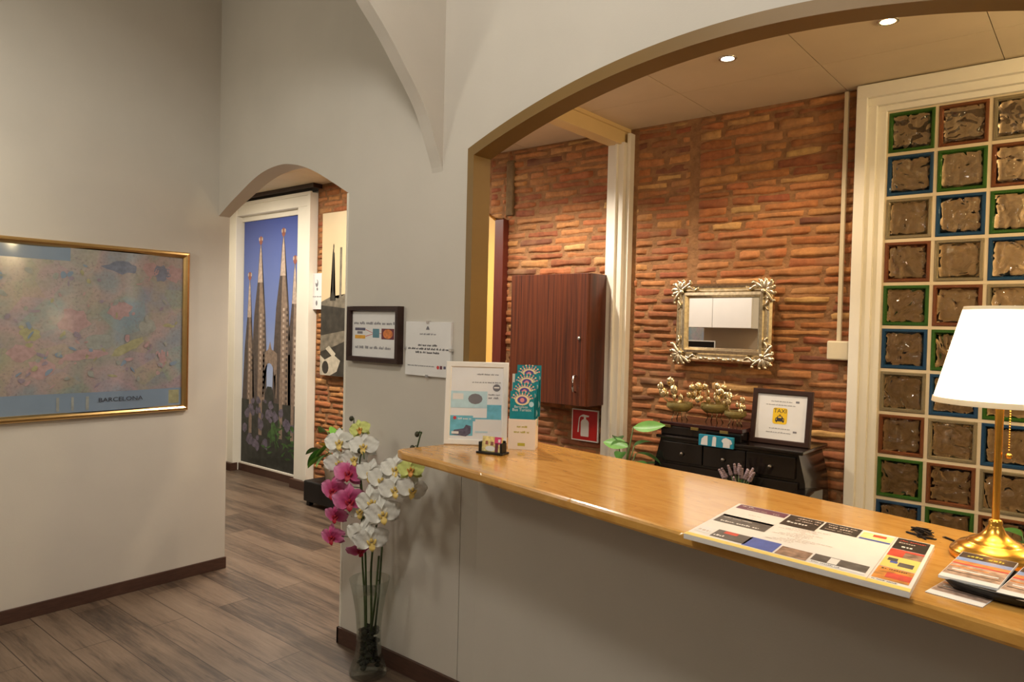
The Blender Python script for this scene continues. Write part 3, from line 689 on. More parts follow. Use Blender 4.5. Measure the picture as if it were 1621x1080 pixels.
# ================================================================== FRAMED SIGNS ON THE BACK WALL
t = thing('framed_sign', 'dark brown deep framed sign with colour pictures left of the clip frame', 'sign', (-2.667, YW, 1.543))
B().ring(0.375, 0.264, [(0, -0.001), (0, 0.032), (0.004, 0.036), (0.02, 0.036), (0.024, 0.03), (0.024, 0.014)], DARKWOOD).build('frame', t)
b = B(); b.box((-0.165, -0.016, -0.110), (0.165, -0.002, 0.110), PAPER); y = -0.0165; rng = random.Random(11)
BLUEG = mat('print_teal', (92, 136, 150), 0.5, var=0.1, scale=60); ORG = mat('print_orange', (206, 122, 66), 0.5, var=0.3, scale=60); MAUVE = mat('print_maroon', (110, 52, 62), 0.5, var=0.2, scale=60); REDL = mat('print_red', (200, 60, 60), 0.5); YEL = mat('print_yellow', (222, 164, 60), 0.5, var=0.1, scale=40); SLATE = mat('print_slate', (92, 88, 108), 0.5, var=0.3, scale=80)
b.lines(-0.15, 0.145, 0.045, 0.013, y, INK, rng); b.lines(-0.14, 0.13, -0.07, 0.013, y, INK, rng)
b.rect(-0.142, 0.016, -0.065, 0.029, y, SLATE); b.rect(-0.125, 0.0, -0.085, 0.012, y, INK); b.rect(-0.142, -0.023, -0.065, -0.006, y, YEL)
b.rect(-0.01, -0.016, 0.037, 0.026, y, BLUEG); b.rect(0.053, -0.022, 0.142, 0.028, y, MAUVE); b.disc(0.098, 0.003, 0.034, 0.022, y - 0.0003, ORG)
b.area([(-0.062, 0.019), (-0.01, 0.005), (-0.01, 0.007), (-0.062, 0.022)], y, REDL); b.area([(-0.062, -0.01), (-0.01, 0.002), (-0.01, 0.0), (-0.062, -0.013)], y, REDL); b.rect(0.037, 0.003, 0.053, 0.005, y, REDL)
b.build('sheet', t)
t = thing('clip_frame', 'frameless glass clip frame with a white printed notice right of the dark framed sign', 'sign', (-2.308, YW, 1.487))
b = B(); b.box((-0.143, -0.012, -0.120), (0.143, -0.0005, 0.120), PAPER, 0.001); y = -0.0126; rng = random.Random(12)
b.area([(-0.012, 0.085), (0.012, 0.085), (0.004, 0.10), (-0.004, 0.10)], y, INK); b.lines(-0.05, 0.052, 0.062, 0.007, y, INK, rng)
b.lines(-0.06, 0.06, 0.012, 0.009, y, INKD, rng); b.lines(-0.125, 0.13, -0.004, 0.009, y, INKD, rng); b.lines(-0.075, 0.078, -0.020, 0.009, y, INKD, rng); b.lines(-0.125, 0.05, -0.078, 0.005, y, INK, rng)
b.disc(0.068, -0.078, 0.008, 0.008, y, REDL); b.rect(0.08, -0.085, 0.094, -0.070, y, MAUVE); b.rect(0.102, -0.083, 0.116, -0.071, y, SLATE)
b.build('sheet', t)
for x, z in ((0, 0.119), (0.143, 0.0), (-0.143, 0.0), (0, -0.119)): B().box((x - 0.008, -0.016, z - 0.006), (x + 0.008, 0, z + 0.006), STEEL, 0.001).build('clip', t)

# ================================================================== COUNTER
RZC = math.atan2(1.494 - 1.871, -0.095 + 2.074); CO = Vector((-2.157, 1.905, 0))
def cl(x, y):   # world -> counter frame
    p = Vector((x, y, 0)) - CO; c, s = math.cos(-RZC), math.sin(-RZC); return (p.x * c - p.y * s, p.x * s + p.y * c)
def cw(u, v, z=1.10):
    c, s = math.cos(RZC), math.sin(RZC); return (CO.x + u * c - v * s, CO.y + u * s + v * c, z)
t = thing('reception_counter', 'reception counter with varnished honey wood top and plastered front', 'counter', tuple(CO), RZC)
outl = [(-2.150, 1.902), (-2.10, 1.880), (-1.90, 1.856), (-1.625, 1.808), (-1.194, 1.718), (-0.795, 1.637), (-0.277, 1.541), (-0.095, 1.498), (0.27, 1.42), (0.27, 2.05), (-0.267, 2.176), (-0.473, 2.225), (-0.778, 2.295), (-1.26, 2.372), (-1.534, 2.416), (-1.895, 2.474), (-2.045, 2.49), (-2.062, 2.345), (-2.062, 2.222), (-2.075, 2.214), (-2.10, 2.212), (-2.105, 2.16), (-2.12, 2.12), (-2.156, 1.92)]
b = B(); b.prism([cl(*p) for p in outl], 1.064, 1.10, COUNTER, axis='z', bev=0.009)
b.build('worktop', t)
b = B(); b.prism([cl(*p) for p in [(-2.094, 2.2162), (-2.0, 2.2162), (0.276, 1.80), (0.276, 1.90), (-1.95, 2.31), (-2.06, 2.31)]], 0.0, 1.066, PLASTER, axis='z')
b.build('front_panel', t, 'plain plastered counter front')
B().prism([cl(*p) for p in [(-2.0, 2.2), (0.27, 1.787), (0.27, 1.80), (-2.0, 2.216)]], 0, 0.08, BASE, axis='z').build('kickboard', t)

# white frame with an information sheet
ang = math.atan2(0.16, 0.209)
t = thing('picture_frame', 'white framed tour information sheet standing at the counter\'s left end', 'frame', (-2.010, 2.203, 1.10), ang, rx=0)
tilt = Rx(math.radians(-7)) @ T(0, 0, 0.173)
B().ring(0.263, 0.346, [(0, -0.012), (0, 0.004), (0.003, 0.007), (0.020, 0.007), (0.024, 0.003), (0.024, -0.004)], mat('white_lacquer', (236, 232, 226), 0.25, var=0.02), tilt).build('frame', t)
TEAL = mat('print_light_blue', (110, 182, 204), 0.35, var=0.12, scale=40); TEALD = mat('print_blue_green', (26, 134, 146), 0.4, var=0.08, scale=40); PALEB = mat('print_pale_blue', (186, 216, 226), 0.35, var=0.06, scale=40); GLOSSP = mat('glossy_sheet', (232, 232, 234), 0.16, var=0.02, coat=0.6)
b = B(); b.box((-0.109, -0.002, -0.151), (0.109, 0.004, 0.151), GLOSSP, M=tilt)
g = B(); y = -0.0028; rng = random.Random(8)
g.rect(-0.108, -0.02, 0.045, 0.05, y, PALEB); g.rect(-0.100, 0.015, -0.055, 0.04, y - 0.0003, PAPER); g.disc(-0.005, 0.018, 0.03, 0.022, y - 0.0003, INK, 12)
g.rect(0.045, -0.075, 0.105, -0.005, y, TEAL); g.lines(0.05, 0.1, 0.02, 0.008, y, INK, rng); g.lines(0.05, 0.1, 0.034, 0.006, y, INK, rng)
g.disc(0.083, 0.066, 0.016, 0.015, y, INK, 16); g.rect(0.072, 0.064, 0.094, 0.070, y - 0.0003, PAPER)
g.rect(-0.108, -0.135, -0.012, -0.052, y, TEAL); g.rect(-0.012, -0.075, 0.045, -0.06, y, TEAL); g.rect(-0.002, -0.115, 0.105, -0.066, y - 0.0002, PAPER); g.rect(-0.002, -0.122, 0.05, -0.115, y - 0.0002, PALEB)
g.area([(-0.10, -0.13), (-0.04, -0.138), (-0.02, -0.125), (-0.02, -0.095), (-0.04, -0.09), (-0.05, -0.105), (-0.09, -0.112)], y - 0.0004, SLATE); g.rect(-0.1, -0.128, -0.07, -0.118, y - 0.0006, PAPER); g.disc(-0.088, -0.062, 0.007, 0.007, y - 0.0004, REDL)
g.lines(-0.075, -0.02, -0.068, 0.007, y - 0.0004, PAPER, rng); g.lines(-0.02, 0.1, 0.085, 0.005, y, INK, rng); g.lines(0.0, 0.09, 0.118, 0.006, y, INK, rng); g.lines(0.05, 0.085, -0.143, 0.006, y, SLATE, rng)
bmesh.ops.transform(g.bm, matrix=tilt, verts=g.bm.verts[:])
me = bpy.data.meshes.new('x'); g.bm.to_mesh(me); n0 = len(b.bm.faces); b.bm.from_mesh(me); b.bm.faces.ensure_lookup_table()
mp_ = {i: b.mi(m) for i, m in enumerate(g.mats)}
for f in b.bm.faces[n0:]: f.material_index = mp_[f.material_index]
b.build('information_sheet', t)
b = B(); b.prism([(-0.03, 0.0), (0.03, 0.0), (0.018, 0.24), (-0.018, 0.24)], 0, 0.003, BLACKPL, axis='y', M=T(0, 0.075, 0) @ Rx(math.radians(10))); b.build('easel_back', t)

# leaflet holder with four leaflets
ang2 = math.radians(30)
t = thing('leaflet_holder', 'white cardboard leaflet holder with clear back standing beside the white frame', 'holder', (-1.815, 2.268, 1.10), ang2)
CARD = mat('cream_card', (236, 220, 204), 0.5, var=0.02); CLEAR = mat('clear_acrylic', (235, 240, 240), 0.05, trans=1.0, var=0.0, ior=1.2)
b = B(); b.box((-0.056, -0.003, 0), (0.056, 0, 0.122), CARD, 0.0006); b.box((-0.056, 0, 0), (-0.0535, 0.075, 0.122), CARD); b.box((0.0535, 0, 0), (0.056, 0.075, 0.122), CARD); b.box((-0.056, 0, 0), (0.056, 0.075, 0.003), CARD); b.box((-0.056, 0.072, 0), (0.056, 0.075, 0.30), CARD)
b.build('box', t)
OLIVE = mat('print_olive', (188, 176, 60), 0.5)
b = B(); rng = random.Random(21); y = -0.0036
b.lines(-0.02, 0.022, 0.088, 0.008, y, OLIVE, rng); b.lines(-0.032, 0.03, 0.066, 0.008, y, OLIVE, rng); b.build('lettering', t, 'olive print on the holder front'); b = B(); b.rect(-0.016, 0.014, 0.014, 0.026, y, OLIVE); b.build('printed_mark', t, 'small olive mark at the foot of the holder front')
CREAMI = mat('print_cream', (238, 214, 170), 0.4); MAUVEP = mat('print_violet', (96, 78, 150), 0.4, var=0.2, scale=60); PINKP = mat('print_pink', (226, 146, 150), 0.4)
def leaflet():
    b = B(); b.box((-0.05, -0.0015, 0), (0.05, 0.0015, 0.21), TEALD); y = -0.0019; z = 0.174
    b.disc(0, z, 0.030, 0.021, y, CREAMI, 20); b.disc(0, z, 0.02, 0.015, y - 0.0002, MAUVEP, 16); b.disc(0.0, z, 0.009, 0.009, y - 0.0004, PINKP, 12)
    for k in range(9):
        a = math.radians(15 + k * 150 / 8); c, s = math.cos(a), math.sin(a)
        b.area([(0.031 * c - 0.004 * s, z + 0.022 * s + 0.004 * c), (0.031 * c + 0.004 * s, z + 0.022 * s - 0.004 * c), (0.041 * c, z + 0.034 * s)], y, PINKP if k % 2 else CREAMI)
        b.disc(0.043 * c, z + 0.036 * s, 0.0035, 0.0035, y, CREAMI if k % 2 else PINKP, 8)
    b.text('Barcelona', 0.014, (-0.004, y, 0.142), PAPER); b.text('Bus Tur\u00edstic', 0.0165, (0, y, 0.129), PAPER)
    b.disc(0.038, 0.158, 0.010, 0.011, y, PALEB, 14); b.disc(0.03, 0.05, 0.018, 0.02, y, PALEB, 16); b.disc(-0.03, 0.06, 0.012, 0.008, y, MAUVE, 10)
    return b
lf = leaflet().build('tour_leaflet'); g_ = 'tour leaflets in the cardboard holder'
labs = ['blue green tour leaflet in front of the three others in the holder', 'blue green tour leaflet second from the front in the holder', 'blue green tour leaflet third from the front in the holder', 'blue green tour leaflet rearmost and tallest standing in the holder']
c2, s2 = math.cos(ang2), math.sin(ang2)
for k in range(4):
    o = lf if k == 0 else lf.copy()
    if k: COL.objects.link(o)
    u, v, z = (-0.004 + 0.006 * k, 0.008 + 0.018 * k, 1.10 + (0.024, 0.058, 0.093, 0.128)[k])
    o.location = (-1.815 + u * c2 - v * s2, 2.268 + u * s2 + v * c2, z); o.rotation_euler = (math.radians(-3), 0, ang2)
    tag(o, labs[k], 'leaflet', g_)

# business card holder
ang3 = math.radians(-10)
t = thing('card_holder', 'small black card holder in front of the white frame', 'card holder', (-1.832, 2.108, 1.10), math.radians(12))
B().box((-0.058, -0.028, 0), (0.058, 0.032, 0.008), BLACKPL, 0.002).build('base', t)
for sx in (-1, 1): B().box((sx * 0.048 - (0.006 if sx > 0 else 0.004), -0.018, 0.007), (sx * 0.048 + (0.004 if sx > 0 else 0.006), 0.02, 0.045), BLACKPL, 0.0015).build('side', t)
B().box((-0.05, 0.014, 0.007), (0.05, 0.018, 0.052), BLACKPL, 0.001).build('back_plate', t)
CARDY = mat('print_card_yellow', (222, 206, 140), 0.35, var=0.35, scale=70)
t = thing('business_cards', 'stack of printed cards with pink corner standing in the black card holder', 'cards', (-1.832, 2.108, 1.108), math.radians(12))
b = B(); M = T(0, -0.004, 0) @ Rx(math.radians(-8)); b.box((-0.042, -0.006, 0), (0.042, 0.006, 0.058), CARDY, M=M)
q = B(); y = -0.0066; q.rect(0.012, 0.03, 0.042, 0.058, y, mat('print_magenta', (206, 70, 120), 0.4)); q.rect(0.016, 0.0, 0.03, 0.035, y - 0.0002, MAUVE); q.disc(-0.005, 0.012, 0.022, 0.01, y, PAPER, 16); q.rect(-0.028, 0.026, -0.016, 0.04, y, RUST); q.rect(-0.005, 0.024, 0.008, 0.038, y, RUST); q.rect(0.028, 0.038, 0.038, 0.05, y - 0.0003, PAPER)
bmesh.ops.transform(q.bm, matrix=M, verts=q.bm.verts[:]); me = bpy.data.meshes.new('x'); q.bm.to_mesh(me); n0 = len(b.bm.faces); b.bm.from_mesh(me); b.bm.faces.ensure_lookup_table(); mp_ = {i: b.mi(m) for i, m in enumerate(q.mats)}
for f in b.bm.faces[n0:]: f.material_index = mp_[f.material_index]
b.build('cards', t)

# desk pad of city maps
pa = math.atan2(1.916 - 1.968, -0.292 + 0.795)
t = thing('map_pad', 'large pad of tear-off maps edged with adverts lying on the counter', 'pad', (-0.769, 1.590, 1.10), math.atan2(1.532 - 1.590, -0.275 + 0.769))
PW, PD = 0.497, 0.384
WARMW = mat('pad_paper', (230, 224, 218), 0.45, var=0.02); PADY = mat('pad_yellow', (236, 206, 110), 0.45, var=0.04); PBLK = mat('pad_black', (44, 36, 32), 0.4, var=0.5, scale=50); PPUR = mat('pad_plum', (110, 62, 84), 0.4, var=0.1); PBLU = mat('pad_blue', (76, 98, 176), 0.4, var=0.1, scale=40); PPIC = mat('pad_photo', (150, 120, 100), 0.4, var=0.5, scale=60); PREDP = mat('pad_red', (206, 74, 56), 0.4, var=0.3, scale=40); PGRY = mat('pad_grey', (92, 86, 82), 0.4, var=0.35, scale=40); PTXT = mat('pad_print', (196, 178, 166), 0.5)
b = B(); b.prism([(0, 0), (PW, 0), (PW, PD), (0, PD)], 0, 0.012, WARMW, axis='z', bev=0.0008)
SHEAR = Matrix(((1, -0.175, 0, 0), (0, 1, 0, 0), (0, 0, 1, 0), (0, 0, 0, 1)))   # the sheets of the stack have slid sideways
bmesh.ops.transform(b.bm, matrix=SHEAR, verts=b.bm.verts[:]); b.build('pad_block', t)
b = B(); Z = 0.0126; rng = random.Random(31)
def fr(x0, y0, x1, y1, m, k=0): b.poly([(x0 * PW, y0 * PD, Z + k * 0.00015), (x1 * PW, y0 * PD, Z + k * 0.00015), (x1 * PW, y1 * PD, Z + k * 0.00015), (x0 * PW, y1 * PD, Z + k * 0.00015)], m)
def fl(x0, x1, y_, h, m, k=1): b.lines(x0 * PW, x1 * PW, y_ * PD, h, 0, m, rng, flat=Z + k * 0.00015)
fr(0, 0, 1, 0.055, PADY)
fr(0.02, 0.86, 0.30, 0.985, PPUR); fl(0.04, 0.12, 0.94, 0.009, WARMW); fl(0.08, 0.2, 0.89, 0.008, PTXT); b.text('TO', 0.014, (0.245 * PW, 0.885 * PD, Z + 0.0003), WARMW, plane='xy')
fr(0.02, 0.60, 0.30, 0.86, WARMW); fl(0.13, 0.2, 0.74, 0.006, PTXT); fr(0.02, 0.43, 0.30, 0.64, PGRY); fl(0.04, 0.2, 0.56, 0.006, WARMW); fl(0.05, 0.26, 0.46, 0.010, WARMW)
fr(0.015, 0.12, 0.10, 0.25, PAPER); fl(0.025, 0.09, 0.15, 0.018, PTXT); fr(0.11, 0.09, 0.29, 0.26, PGRY); fr(0.15, 0.20, 0.22, 0.255, PREDP, 1); fl(0.12, 0.2, 0.12, 0.012, WARMW)
fr(0.31, 0.70, 0.49, 0.985, PBLK); fl(0.33, 0.46, 0.78, 0.014, WARMW); fl(0.36, 0.48, 0.92, 0.01, PTXT); fl(0.36, 0.48, 0.86, 0.008, PTXT)
fr(0.50, 0.78, 0.68, 0.985, PBLK); fl(0.52, 0.66, 0.93, 0.008, PTXT); fl(0.53, 0.67, 0.87, 0.010, PTXT); fl(0.52, 0.65, 0.82, 0.006, PTXT)
fr(0.69, 0.80, 0.83, 0.985, mat('pad_pale_yellow', (236, 220, 150), 0.45, var=0.2, scale=50)); fr(0.69, 0.78, 0.83, 0.81, PBLU, 1); fr(0.74, 0.88, 0.80, 0.93, PREDP, 1); fr(0.69, 0.95, 0.83, 0.985, PAPER, 1)
fr(0.28, 0.07, 0.43, 0.27, PBLU); fr(0.44, 0.07, 0.58, 0.24, PPIC); fr(0.59, 0.12, 0.82, 0.25, PGRY); fr(0.66, 0.13, 0.70, 0.24, WARMW, 1); fr(0.59, 0.08, 0.82, 0.12, PAPER); fl(0.6, 0.72, 0.09, 0.006, INK)
for k in range(14): fl(0.33 + 0.03 * (k % 5), 0.42 + 0.03 * (k % 5) + rng.uniform(0, 0.1), 0.33 + 0.028 * k, 0.004, PTXT)
fr(0.835, 0.02, 0.838, 0.985, PTXT, 2)
fr(0.845, 0.73, 0.985, 0.985, PBLK); fl(0.86, 0.97, 0.92, 0.008, PREDP); fl(0.86, 0.95, 0.87, 0.008, PTXT); fl(0.88, 0.95, 0.78, 0.014, WARMW)
fr(0.845, 0.56, 0.985, 0.72, PREDP); fr(0.91, 0.56, 0.985, 0.68, PPIC, 1); fr(0.845, 0.33, 0.985, 0.56, PADY); fr(0.86, 0.46, 0.90, 0.52, PGRY, 1); fr(0.91, 0.38, 0.97, 0.46, PGRY, 1); fr(0.875, 0.42, 0.905, 0.46, PBLU, 1)
fr(0.845, 0.10, 0.985, 0.32, mat('pad_orange', (214, 140, 60), 0.4, var=0.4, scale=40)); fr(0.89, 0.14, 0.985, 0.24, PREDP, 1); fl(0.86, 0.97, 0.28, 0.008, PBLK); fl(0.85, 0.96, 0.07, 0.005, PBLK)
bmesh.ops.transform(b.bm, matrix=SHEAR, verts=b.bm.verts[:]); b.build('top_sheet', t)

# flyer, tray and brochures
FLD = mat('flyer_dark', (74, 60, 52), 0.3, var=0.2, scale=40); FLB = mat('flyer_blue', (140, 160, 206), 0.3, var=0.1, scale=30); FLO = mat('flyer_orange', (216, 140, 84), 0.3, var=0.35, scale=50); FLP = mat('flyer_photo', (190, 160, 140), 0.25, var=0.4, scale=60)
def brochure(w_, d_, n=1):
    b = B(); th = 0.0018 * n
    b.box((0, 0, 0), (w_, d_, th), PAPER, 0.0004); Z = th + 0.0002; rng = random.Random(41)
    def f(y0, y1, m, k=0, x0=0.01, x1=0.99): b.poly([(w_ * x0, d_ * y0, Z + k * 0.0001), (w_ * x1, d_ * y0, Z + k * 0.0001), (w_ * x1, d_ * y1, Z + k * 0.0001), (w_ * x0, d_ * y1, Z + k * 0.0001)], m)
    f(0.78, 0.99, FLD); f(0.66, 0.78, FLB); f(0.56, 0.66, FLO); f(0.12, 0.56, FLP); f(0.52, 0.56, REDL, 1); f(0.30, 0.33, PAPER, 1, 0.1, 0.9); f(0.22, 0.24, FLD, 1, 0.05, 0.95); f(0.40, 0.44, FLO, 1, 0.0 + 0.02, 0.7)
    b.lines(w_ * 0.15, w_ * 0.8, d_ * 0.84, 0.012, 0, OLIVE, rng, flat=Z + 0.0003)
    return b
FA = math.atan2(-0.058, 0.494)
o = brochure(0.098, 0.21, 1).build('flyer'); tag(o, 'single photo flyer lying between the map pad and black tray', 'flyer', None, (-0.272, 1.607, 1.1005), FA - 0.06); o.location = (-0.272 + 0.012, 1.592, 1.1003)
t = thing('tray', 'shallow black tray of brochures in front of the brass lamp', 'tray', (-0.130, 1.70, 1.10), FA)
b = B(); b.lathe([(0, 0), (0.085, 0), (0.098, 0.004), (0.115, 0.022), (0.113, 0.024), (0.094, 0.008), (0, 0.005)], BLACKPL, 40)
for v in b.bm.verts:
    a = math.atan2(v.co.y, v.co.x); r = math.hypot(v.co.x, v.co.y); k = 1.0 / max(abs(math.cos(a)), abs(math.sin(a))) ** 0.55
    v.co.x *= k * 0.98; v.co.y *= k * 0.78
b.build('dish', t)
for (x, y, z, rz, lab, n, w_, d_) in ((-0.107, -0.078, 0.022, 0.03, 'photo brochures stacked on the left of the black tray', 3, 0.10, 0.19), (-0.008, -0.085, 0.018, -0.03, 'photo brochures stacked on the right of the black tray', 3, 0.115, 0.20)):
    o = brochure(w_, d_, n).build('brochure')
    cx, sx = math.cos(FA), math.sin(FA)
    tag(o, lab, 'brochures', 'brochures in the black tray', (-0.130 + x * cx - y * sx, 1.70 + x * sx + y * cx, 1.10 + z), FA + rz)
    o.rotation_euler = (math.radians(2.0), 0, FA + rz)

# heap of small black clips
HAIR = mat('black_clip_metal', (34, 30, 30), 0.35, metal=0.3, var=0.2)
rng = random.Random(9)
def clip_mesh():
    b = B(); b.box((-0.019, -0.0022, 0), (0.019, 0.0022, 0.0022), HAIR, 0.0006); b.box((-0.019, -0.0022, 0.0028), (0.012, 0.0022, 0.0046), HAIR, 0.0006); b.tube([(-0.019, 0, 0.0012), (-0.022, 0, 0.0024), (-0.019, 0, 0.0038)], 0.0013, HAIR, 6)
    return b
base = None
for k in range(16):
    o = clip_mesh().build('metal_clip') if base is None else base.copy()
    if base is None: base = o
    else: COL.objects.link(o)
    if k == 15: x, y, z = -0.287, 2.045, 1.1002; rz = 2.4
    else:
        lay = k // 6; x = -0.345 + rng.uniform(-0.022, 0.022) * (1 - 0.25 * lay); y = 2.045 + rng.uniform(-0.032, 0.032) * (1 - 0.25 * lay); z = 1.1002 + lay * 0.0052; rz = rng.uniform(-0.6, 0.9) + (2.2 if k % 3 == 0 else 0)
    o.location = (x, y, z); o.rotation_euler = (0, 0 if k < 6 or k == 15 else rng.uniform(-0.08, 0.08), rz)
    tag(o, 'small black metal clip in the heap beside the brass lamp' if k < 15 else 'single black metal clip lying apart from the heap by the lamp', 'clip', 'black clips heaped on the counter')

# ================================================================== TABLE LAMP
t = thing('table_lamp', 'brass table lamp with glowing white shade on the counter', 'lamp', (-0.183, 1.938, 1.10))
prof = [(r_ * 0.87, z_) for r_, z_ in [(0, 0), (0.097, 0), (0.1, 0.003), (0.1, 0.014), (0.098, 0.018), (0.092, 0.021), (0.09, 0.024), (0.080, 0.032), (0.066, 0.037), (0.060, 0.040), (0.058, 0.043), (0.046, 0.047), (0.034, 0.054), (0.024, 0.064), (0.018, 0.074), (0.0175, 0.076), (0.0155, 0.078), (0.0165, 0.084), (0.014, 0.09), (0.009, 0.092)]]
B().lathe(prof, BRASS, 64).build('base', t)
B().lathe([(0.0078, 0.088), (0.0082, 0.3), (0.0095, 0.37), (0.0095, 0.50), (0.0, 0.50)], BRASS, 24).build('pole', t)
SH = NT('lit_fabric')
def _sh():
    s = SH; tr = s.n('BsdfTranslucent'); tr.inputs['Color'].default_value = (0.9, 0.84, 0.72, 1); mx = s.n('MixShader'); mx.inputs[0].default_value = 0.5
    s.p.inputs['Base Color'].default_value = (0.85, 0.8, 0.7, 1); s.p.inputs['Emission Color'].default_value = (1.0, 0.86, 0.62, 1); s.p.inputs['Emission Strength'].default_value = 3.8
    mp = s.coords((1, 1, 1)); nz = s.n('TexNoise', Scale=300.0); s.l(mp, 0, nz, 'Vector'); s.bump((nz, 0), 0.1, 0.001)
    s.l(s.p, 0, mx, 1); s.l(tr, 0, mx, 2); s.l(mx, 0, s.t.nodes['Material Output'], 0)
_sh()
B().lathe([(0.1305, 0.357), (0.077, 0.565), (0.0755, 0.565), (0.129, 0.357), (0.1305, 0.357)], SH.m, 64).build('lamp_shade', t, 'glowing white fabric shade')
TRIM = mat('shade_trim', (236, 214, 176), 0.6, var=0.03)
B().lathe([(0.1335, 0.350), (0.1315, 0.362), (0.1275, 0.362), (0.1295, 0.350), (0.1335, 0.350)], TRIM, 64).build('trim_band', t); B().lathe([(0.0787, 0.560), (0.0762, 0.568), (0.0727, 0.568), (0.0752, 0.560), (0.0787, 0.560)], TRIM, 64).build('trim_band', t)
b = B()
for k in range(3): b.tube([(0, 0, 0.552), (0.0745 * math.cos(k * 2.094), 0.0745 * math.sin(k * 2.094), 0.562)], 0.0015, BRASS, 6)
b.tube([(0, 0, 0.49), (0, 0, 0.557)], 0.003, BRASS, 6); b.build('shade_carrier', t)
B().lathe([(0, 0.485), (0.014, 0.44), (0.03, 0.42), (0.032, 0.40), (0.022, 0.38), (0, 0.372)][::-1], emit('bulb_glow', (255, 226, 170), 12), 20, c=(0.03, 0.0, 0.0)).build('bulb', t)
b = B()
for k in range(34): b.ball((0.0195, 0.002, 0.44 - k * 0.0058), 0.0022, BRASS, u=8, v=6)
b.build('pull_chain', t); B().ball((0.0195, 0.002, 0.236), 0.0072, BRASS, sc=(1, 1, 0.9)).build('chain_knob', t)
lamp_light('POINT', 'table_lamp_light', (-0.02, 0.0, 0.46), 3, (1.0, 0.72, 0.42), 0.05, parent=t)

# ================================================================== RECEPTION WALL ITEMS
t = thing('wall_cabinet', 'striped brown wood wall cabinet on the brick with chrome handle', 'cabinet', (-2.81, YB, 1.10))
cx0, cx1 = -0.315, 0.305
B().box((cx0, -0.275, 0), (cx1, 0.0, 0.84), SAPELE, 0.002).build('body', t)
d = B().box((cx0 + 0.002, -0.297, 0.003), (cx1 - 0.002, -0.276, 0.837), SAPELE, 0.002).build('door', t)
b = B(); hx = cx1 - 0.075
b.tube([(hx, -0.297, 0.09), (hx, -0.322, 0.095), (hx + 0.0, -0.328, 0.12), (hx, -0.328, 0.165), (hx, -0.322, 0.19), (hx, -0.297, 0.195)], 0.006, STEEL, 10); b.build('handle', d, 'chrome bar handle')
b = B(); b.lathe([(0, 0), (0.011, 0), (0.011, 0.008), (0.006, 0.01), (0, 0.01)], STEEL, 16, M=T(cx1 - 0.055, -0.297, 0.43) @ Rx(PI / 2)); b.build('lock', d, 'round chrome lock')

t = thing('extinguisher_sign', 'red square sign with white fire extinguisher symbol on brick', 'sign', (-2.675, 4.016, 0.945))
WH = mat('sign_white', (232, 226, 220), 0.4, var=0.02)
b = B(); b.box((-0.106, -0.003, -0.106), (0.106, 0.01, 0.106), WH, 0.001); b.rect(-0.098, -0.098, 0.098, 0.098, -0.0034, RED); y = -0.0038
b.area([(-0.03, -0.075), (0.03, -0.075), (0.032, -0.065), (0.032, 0.02), (0.024, 0.034), (0.01, 0.04), (-0.01, 0.04), (-0.024, 0.034), (-0.032, 0.02), (-0.032, -0.065)], y, WH)
b.rect(-0.009, 0.04, 0.009, 0.056, y, WH); b.area([(-0.03, 0.056), (0.028, 0.056), (0.034, 0.066), (-0.012, 0.072), (-0.03, 0.066)], y, WH)
arc = [(-0.028 - 0.022 * math.sin(a), 0.03 + 0.034 * math.cos(a)) for a in [k * PI / 8 for k in range(5)]]; arc2 = [(-0.028 - 0.015 * math.sin(a), 0.03 + 0.027 * math.cos(a)) for a in [k * PI / 8 for k in range(5)]]
b.area(arc + [(-0.058, -0.05), (-0.048, -0.05)] + arc2[::-1], y, WH); b.build('plate', t)

